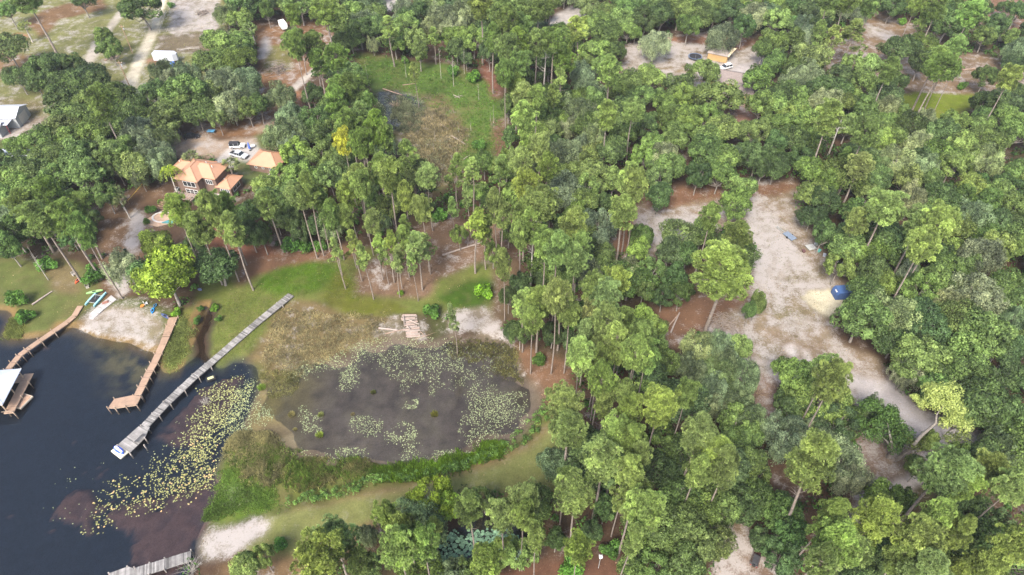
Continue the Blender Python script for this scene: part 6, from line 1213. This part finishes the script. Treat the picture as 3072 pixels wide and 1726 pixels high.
def litter():
    r = np.random.default_rng(77); n = 60000; x = r.uniform(-200, 215, n); y = r.uniform(45, 280, n); z = gzv(x, y); k = (z > .3) & is_open(x, y) & (fbm(x, y, 6, 88) > .42)
    x, y, z = x[k][:11000], y[k][:11000], z[k][:11000]; m = len(x); c = np.stack([x, y, z+.05], 1); s = r.uniform(.05, .16, m)
    V = rhombs(c, unit(np.array([0,0,1.])+r.normal(size=(m, 3))*.5), s, s*.5, r); o = bpy.data.objects.new('leaf_litter', quadmesh('leaf_litter', V, qidx(m), LEAF, np.repeat(r.uniform(.4, 1.5, m), 4))); link(o); o.color = (*g3(140,118,92), 1)
    tag(o, 'scattered dead leaves and twigs lying on the sand and grass', 'leaf litter', kind='stuff')
litter()
# tussocks: countable
for i, (a, b, R, l_) in enumerate([(478,395,1.0,'green tussock among pads at the left of the muddy pond'),(885,70,.7,'small dark tussock alone in the upper middle of the muddy pond'),(1345,240,1.0,'dark olive tussock among pads at the right of the muddy pond'),(295,350,.5,'small straw tussock left of the green tussock'),(490,240,.8,'pale tussock above the green tussock in the pond'),(270,240,.9,'straw tussock beside the left-hand pads'),(45,40,1.1,'bright green tussock at the left margin of the muddy pond'),(730,235,.5,'tiny brown tussock in the middle of the pond')]):
    x, y = W(*T('C2', a, b), .1)[:2]; r = np.random.default_rng(60+i); n = 260; an = r.random(n)*6.28; rr = R*np.sqrt(r.random(n))*.5; p = np.stack([np.cos(an)*rr, np.sin(an)*rr, np.zeros(n)], 1); d = unit(np.stack([np.cos(an)*rr/R*1.6, np.sin(an)*rr/R*1.6, np.ones(n)], 1)); V = blades(p, d, R*r.uniform(.5, 1., n), .035, r)
    o = bpy.data.objects.new('tussock', quadmesh('tussock', V, qidx(n), LEAF, np.repeat(np.clip(1+.2*r.normal(size=n), .4, 1.4), 4))); link(o); o.location = (x, y, max(gz(x, y), -.02)); o.color = (*g3(*[(142,156,66),(96,100,54),(120,118,50),(160,150,98),(140,144,84),(150,140,90),(132,154,62),(140,126,90)][i]), 1); tag(o, l_, 'grass tussock', 'grass tussocks in the muddy pond')
# the clipped-looking hedge of leafy plants along the bank
def hedge():
    r = np.random.default_rng(31); line = [(722,1262),(800,1248),(900,1225),(960,1205),(1050,1195),(1150,1178),(1230,1150),(1300,1110),(1350,1065),(1385,1010)]; wd = [1.2,2.0,2.2,2.2,1.3,1.7,2.2,2.6,2.6,1.6]
    V = []; Tn = []; pts = [np.array(D(*p)[:2]) for p in line]
    for (a, b, w0, w1) in zip(pts[:-1], pts[1:], wd[:-1], wd[1:]):
        L = np.linalg.norm(b-a); n = int(L*3.2); u = (b-a)/L; nn = np.array([-u[1], u[0]])
        for i in range(n):
            s = r.random(); ww = w0+(w1-w0)*s; o_ = r.uniform(-.6, .6)*ww; c = a+(b-a)*s+nn*o_; R = r.uniform(.35, .75); per = 60; d = unit(r.normal(size=(per, 3))+np.array([0,0,.6])); z = gz(*c)
            pos = np.array([c[0], c[1], z+.5])+d*R*r.uniform(.7, 1.1, per)[:, None]; sz = r.uniform(.07, .16, per); V.append(rhombs(pos, unit(d+r.normal(size=(per, 3))*.5), sz, sz*.65, r)); Tn.append(np.repeat(np.clip(1+.2*r.normal()+.15*r.normal(size=per), .4, 1.5), 4))
    V = np.concatenate(V); o = bpy.data.objects.new('bank_plants', quadmesh('bank_plants', V, qidx(len(V)//4), LEAF, np.concatenate(Tn))); link(o); o.color = (*g3(100,130,62), 1); tag(o, 'dense band of bright green leafy plants along the bank between pond and grass path', 'plants', kind='stuff')
hedge()
# ================================================================== TREE LABELS
LM = [(720,1010,'the long grey dock'),(0,1,'')][:1]+[(700,450,'the orange-roofed garage'),(600,520,'the orange-roofed lake house'),(572,408,'the black car'),(505,180,'the white box trailer'),(340,230,'the sandy road foot'),(400,120,'the upper utility pole'),(150,100,'the big upper left field'),(40,360,'the large pale metal shed'),(50,500,'the long white building'),(600,40,'the white sand pen'),(830,200,'the heap of cut branches'),(845,70,'the white camper trailer'),(960,40,'the top sand patch'),(1180,320,'the upper marsh'),(1200,480,'the marsh tip'),(1630,240,'the bleached dead pine'),(1700,40,'the middle sand patch'),(2085,173,'the trampoline'),(2160,150,'the yellow barn'),(2180,280,'the brown-roofed house'),(2290,190,'the white drive by the cars'),(2640,120,'the top right field'),(2780,330,'the right-hand lawn'),(2985,125,'the small dark shed'),(2080,590,'the clearing top'),(2435,745,'the rubbish heap'),(2530,880,'the blue container'),(2330,800,'the clearing sand'),(2200,1000,'the churned grey sand'),(1960,830,'the big lone pine'),(2050,960,'the two fallen trunks'),(2650,1170,'the white sandy drive'),(2690,1370,'the leaning oak'),(2620,1460,'the narrow sandy track'),(2030,1376,'the teal shelter'),(2268,1676,'the red utility cart'),(1795,1690,'the white bird house'),(1450,1600,'the bottom pond'),(1120,1560,'the grass path'),(1650,1250,'the leafy bank end'),(1230,980,'the log pile'),(1100,1200,'the muddy pond'),(850,1330,'the brown reeds'),(620,1640,'the short dock sand'),(1400,760,'the long fallen trunk'),(1000,800,'the big green lawn'),(300,890,'the catamaran'),(420,1020,'the beach'),(200,830,'the left lawn'),(500,650,'the round pool'),(400,680,'the beach path'),(60,950,'the lake corner'),(1560,1100,'the litter bank'),(2050,300,'the trampoline yard'),(1300,250,'the marsh back'),(2900,1300,'the right edge')]
ORD = ['', 'second', 'third', 'fourth', 'fifth', 'sixth', 'seventh', 'eighth', 'ninth', 'tenth', 'eleventh', 'twelfth', 'thirteenth', 'fourteenth', 'fifteenth', 'sixteenth', 'seventeenth', 'eighteenth', 'nineteenth', 'twentieth']
buckets = {}
for rec in TREES:
    root, kind, px, py, R, H, ex = rec; name, desc, *_r = KIND[kind]; grp = KIND[kind][7]
    ds = sorted((math.hypot(px-a, py-b), a, b, n) for a, b, n in LM); d0, a, b, n = ds[0]
    rel = ('behind' if py < b else 'in front of') if abs(py-b) > abs(px-a) else ('left of' if px < a else 'right of')
    if d0 > 210: rel = {'behind': 'farther back than', 'in front of': 'well in front of', 'left of': 'well left of', 'right of': 'well right of'}[rel]
    med = {'p': 4.2, 'P': 4.2, 'q': 2.2, 'Q': 3}.get(kind, 4.0 if kind not in 'sSfu' else 1.8)
    size = 'broad' if R > med*1.3 else ('small' if R < med*.72 else 'mid-sized')
    root['category'] = 'shrub' if kind in 'sS' else 'tree'; root['group'] = grp
    buckets.setdefault('%s %s %s %s' % (size, desc, rel, n), []).append((px, root))
for base, lst in buckets.items():
    lst.sort(key=lambda q: q[0])
    for i, (px, root) in enumerate(lst):
        n = len(lst)
        if n == 1: root['label'] = base
        elif n == 2: root['label'] = base+(', left of two' if i == 0 else ', right of two')
        elif i == 0: root['label'] = base+', leftmost of %d' % n
        elif i == n-1: root['label'] = base+', rightmost of %d' % n
        else: root['label'] = base+', %s from the left' % ORD[min(i, 19)]
        w_ = root['label'].split()
        if len(w_) > 16: root['label'] = root['label'].replace('farther back than', 'far behind').replace('well in front of', 'well before')
        for a_, b_ in ((' the lower end of', ' the foot of'), ('yellow-green broadleaf tree', 'yellow-green tree'), ('moss-hung oak', 'mossy oak'), ('in front of', 'before'), (' the narrow', ' the'), ('mid-sized ', '')):
            if len(root['label'].split()) > 16: root['label'] = root['label'].replace(a_, b_)
print('labels max words', max(len(t[0]['label'].split()) for t in TREES))
tot = sum(len(m.polygons) for m in bpy.data.meshes); print('faces', tot, 'objects', len(sc.objects))

# ================================================================== HAZE
def haze():
    m = bpy.data.materials.new('thin_haze'); m.use_nodes = True; n = m.node_tree.nodes; n.clear()
    out = n.new("ShaderNodeOutputMaterial"); v = n.new("ShaderNodeVolumePrincipled"); v.inputs['Color'].default_value = (.92,.95,1.0,1); v.inputs['Density'].default_value = .00014; v.inputs['Anisotropy'].default_value = .2
    m.node_tree.links.new(v.outputs[0], out.inputs['Volume'])
    o = MB().box(-2900, 2900, -2700, 3000, -3.0, 125).build('haze', m); tag(o, kind='stuff'); o['label'] = 'thin pale haze in the air over the whole place'
haze()
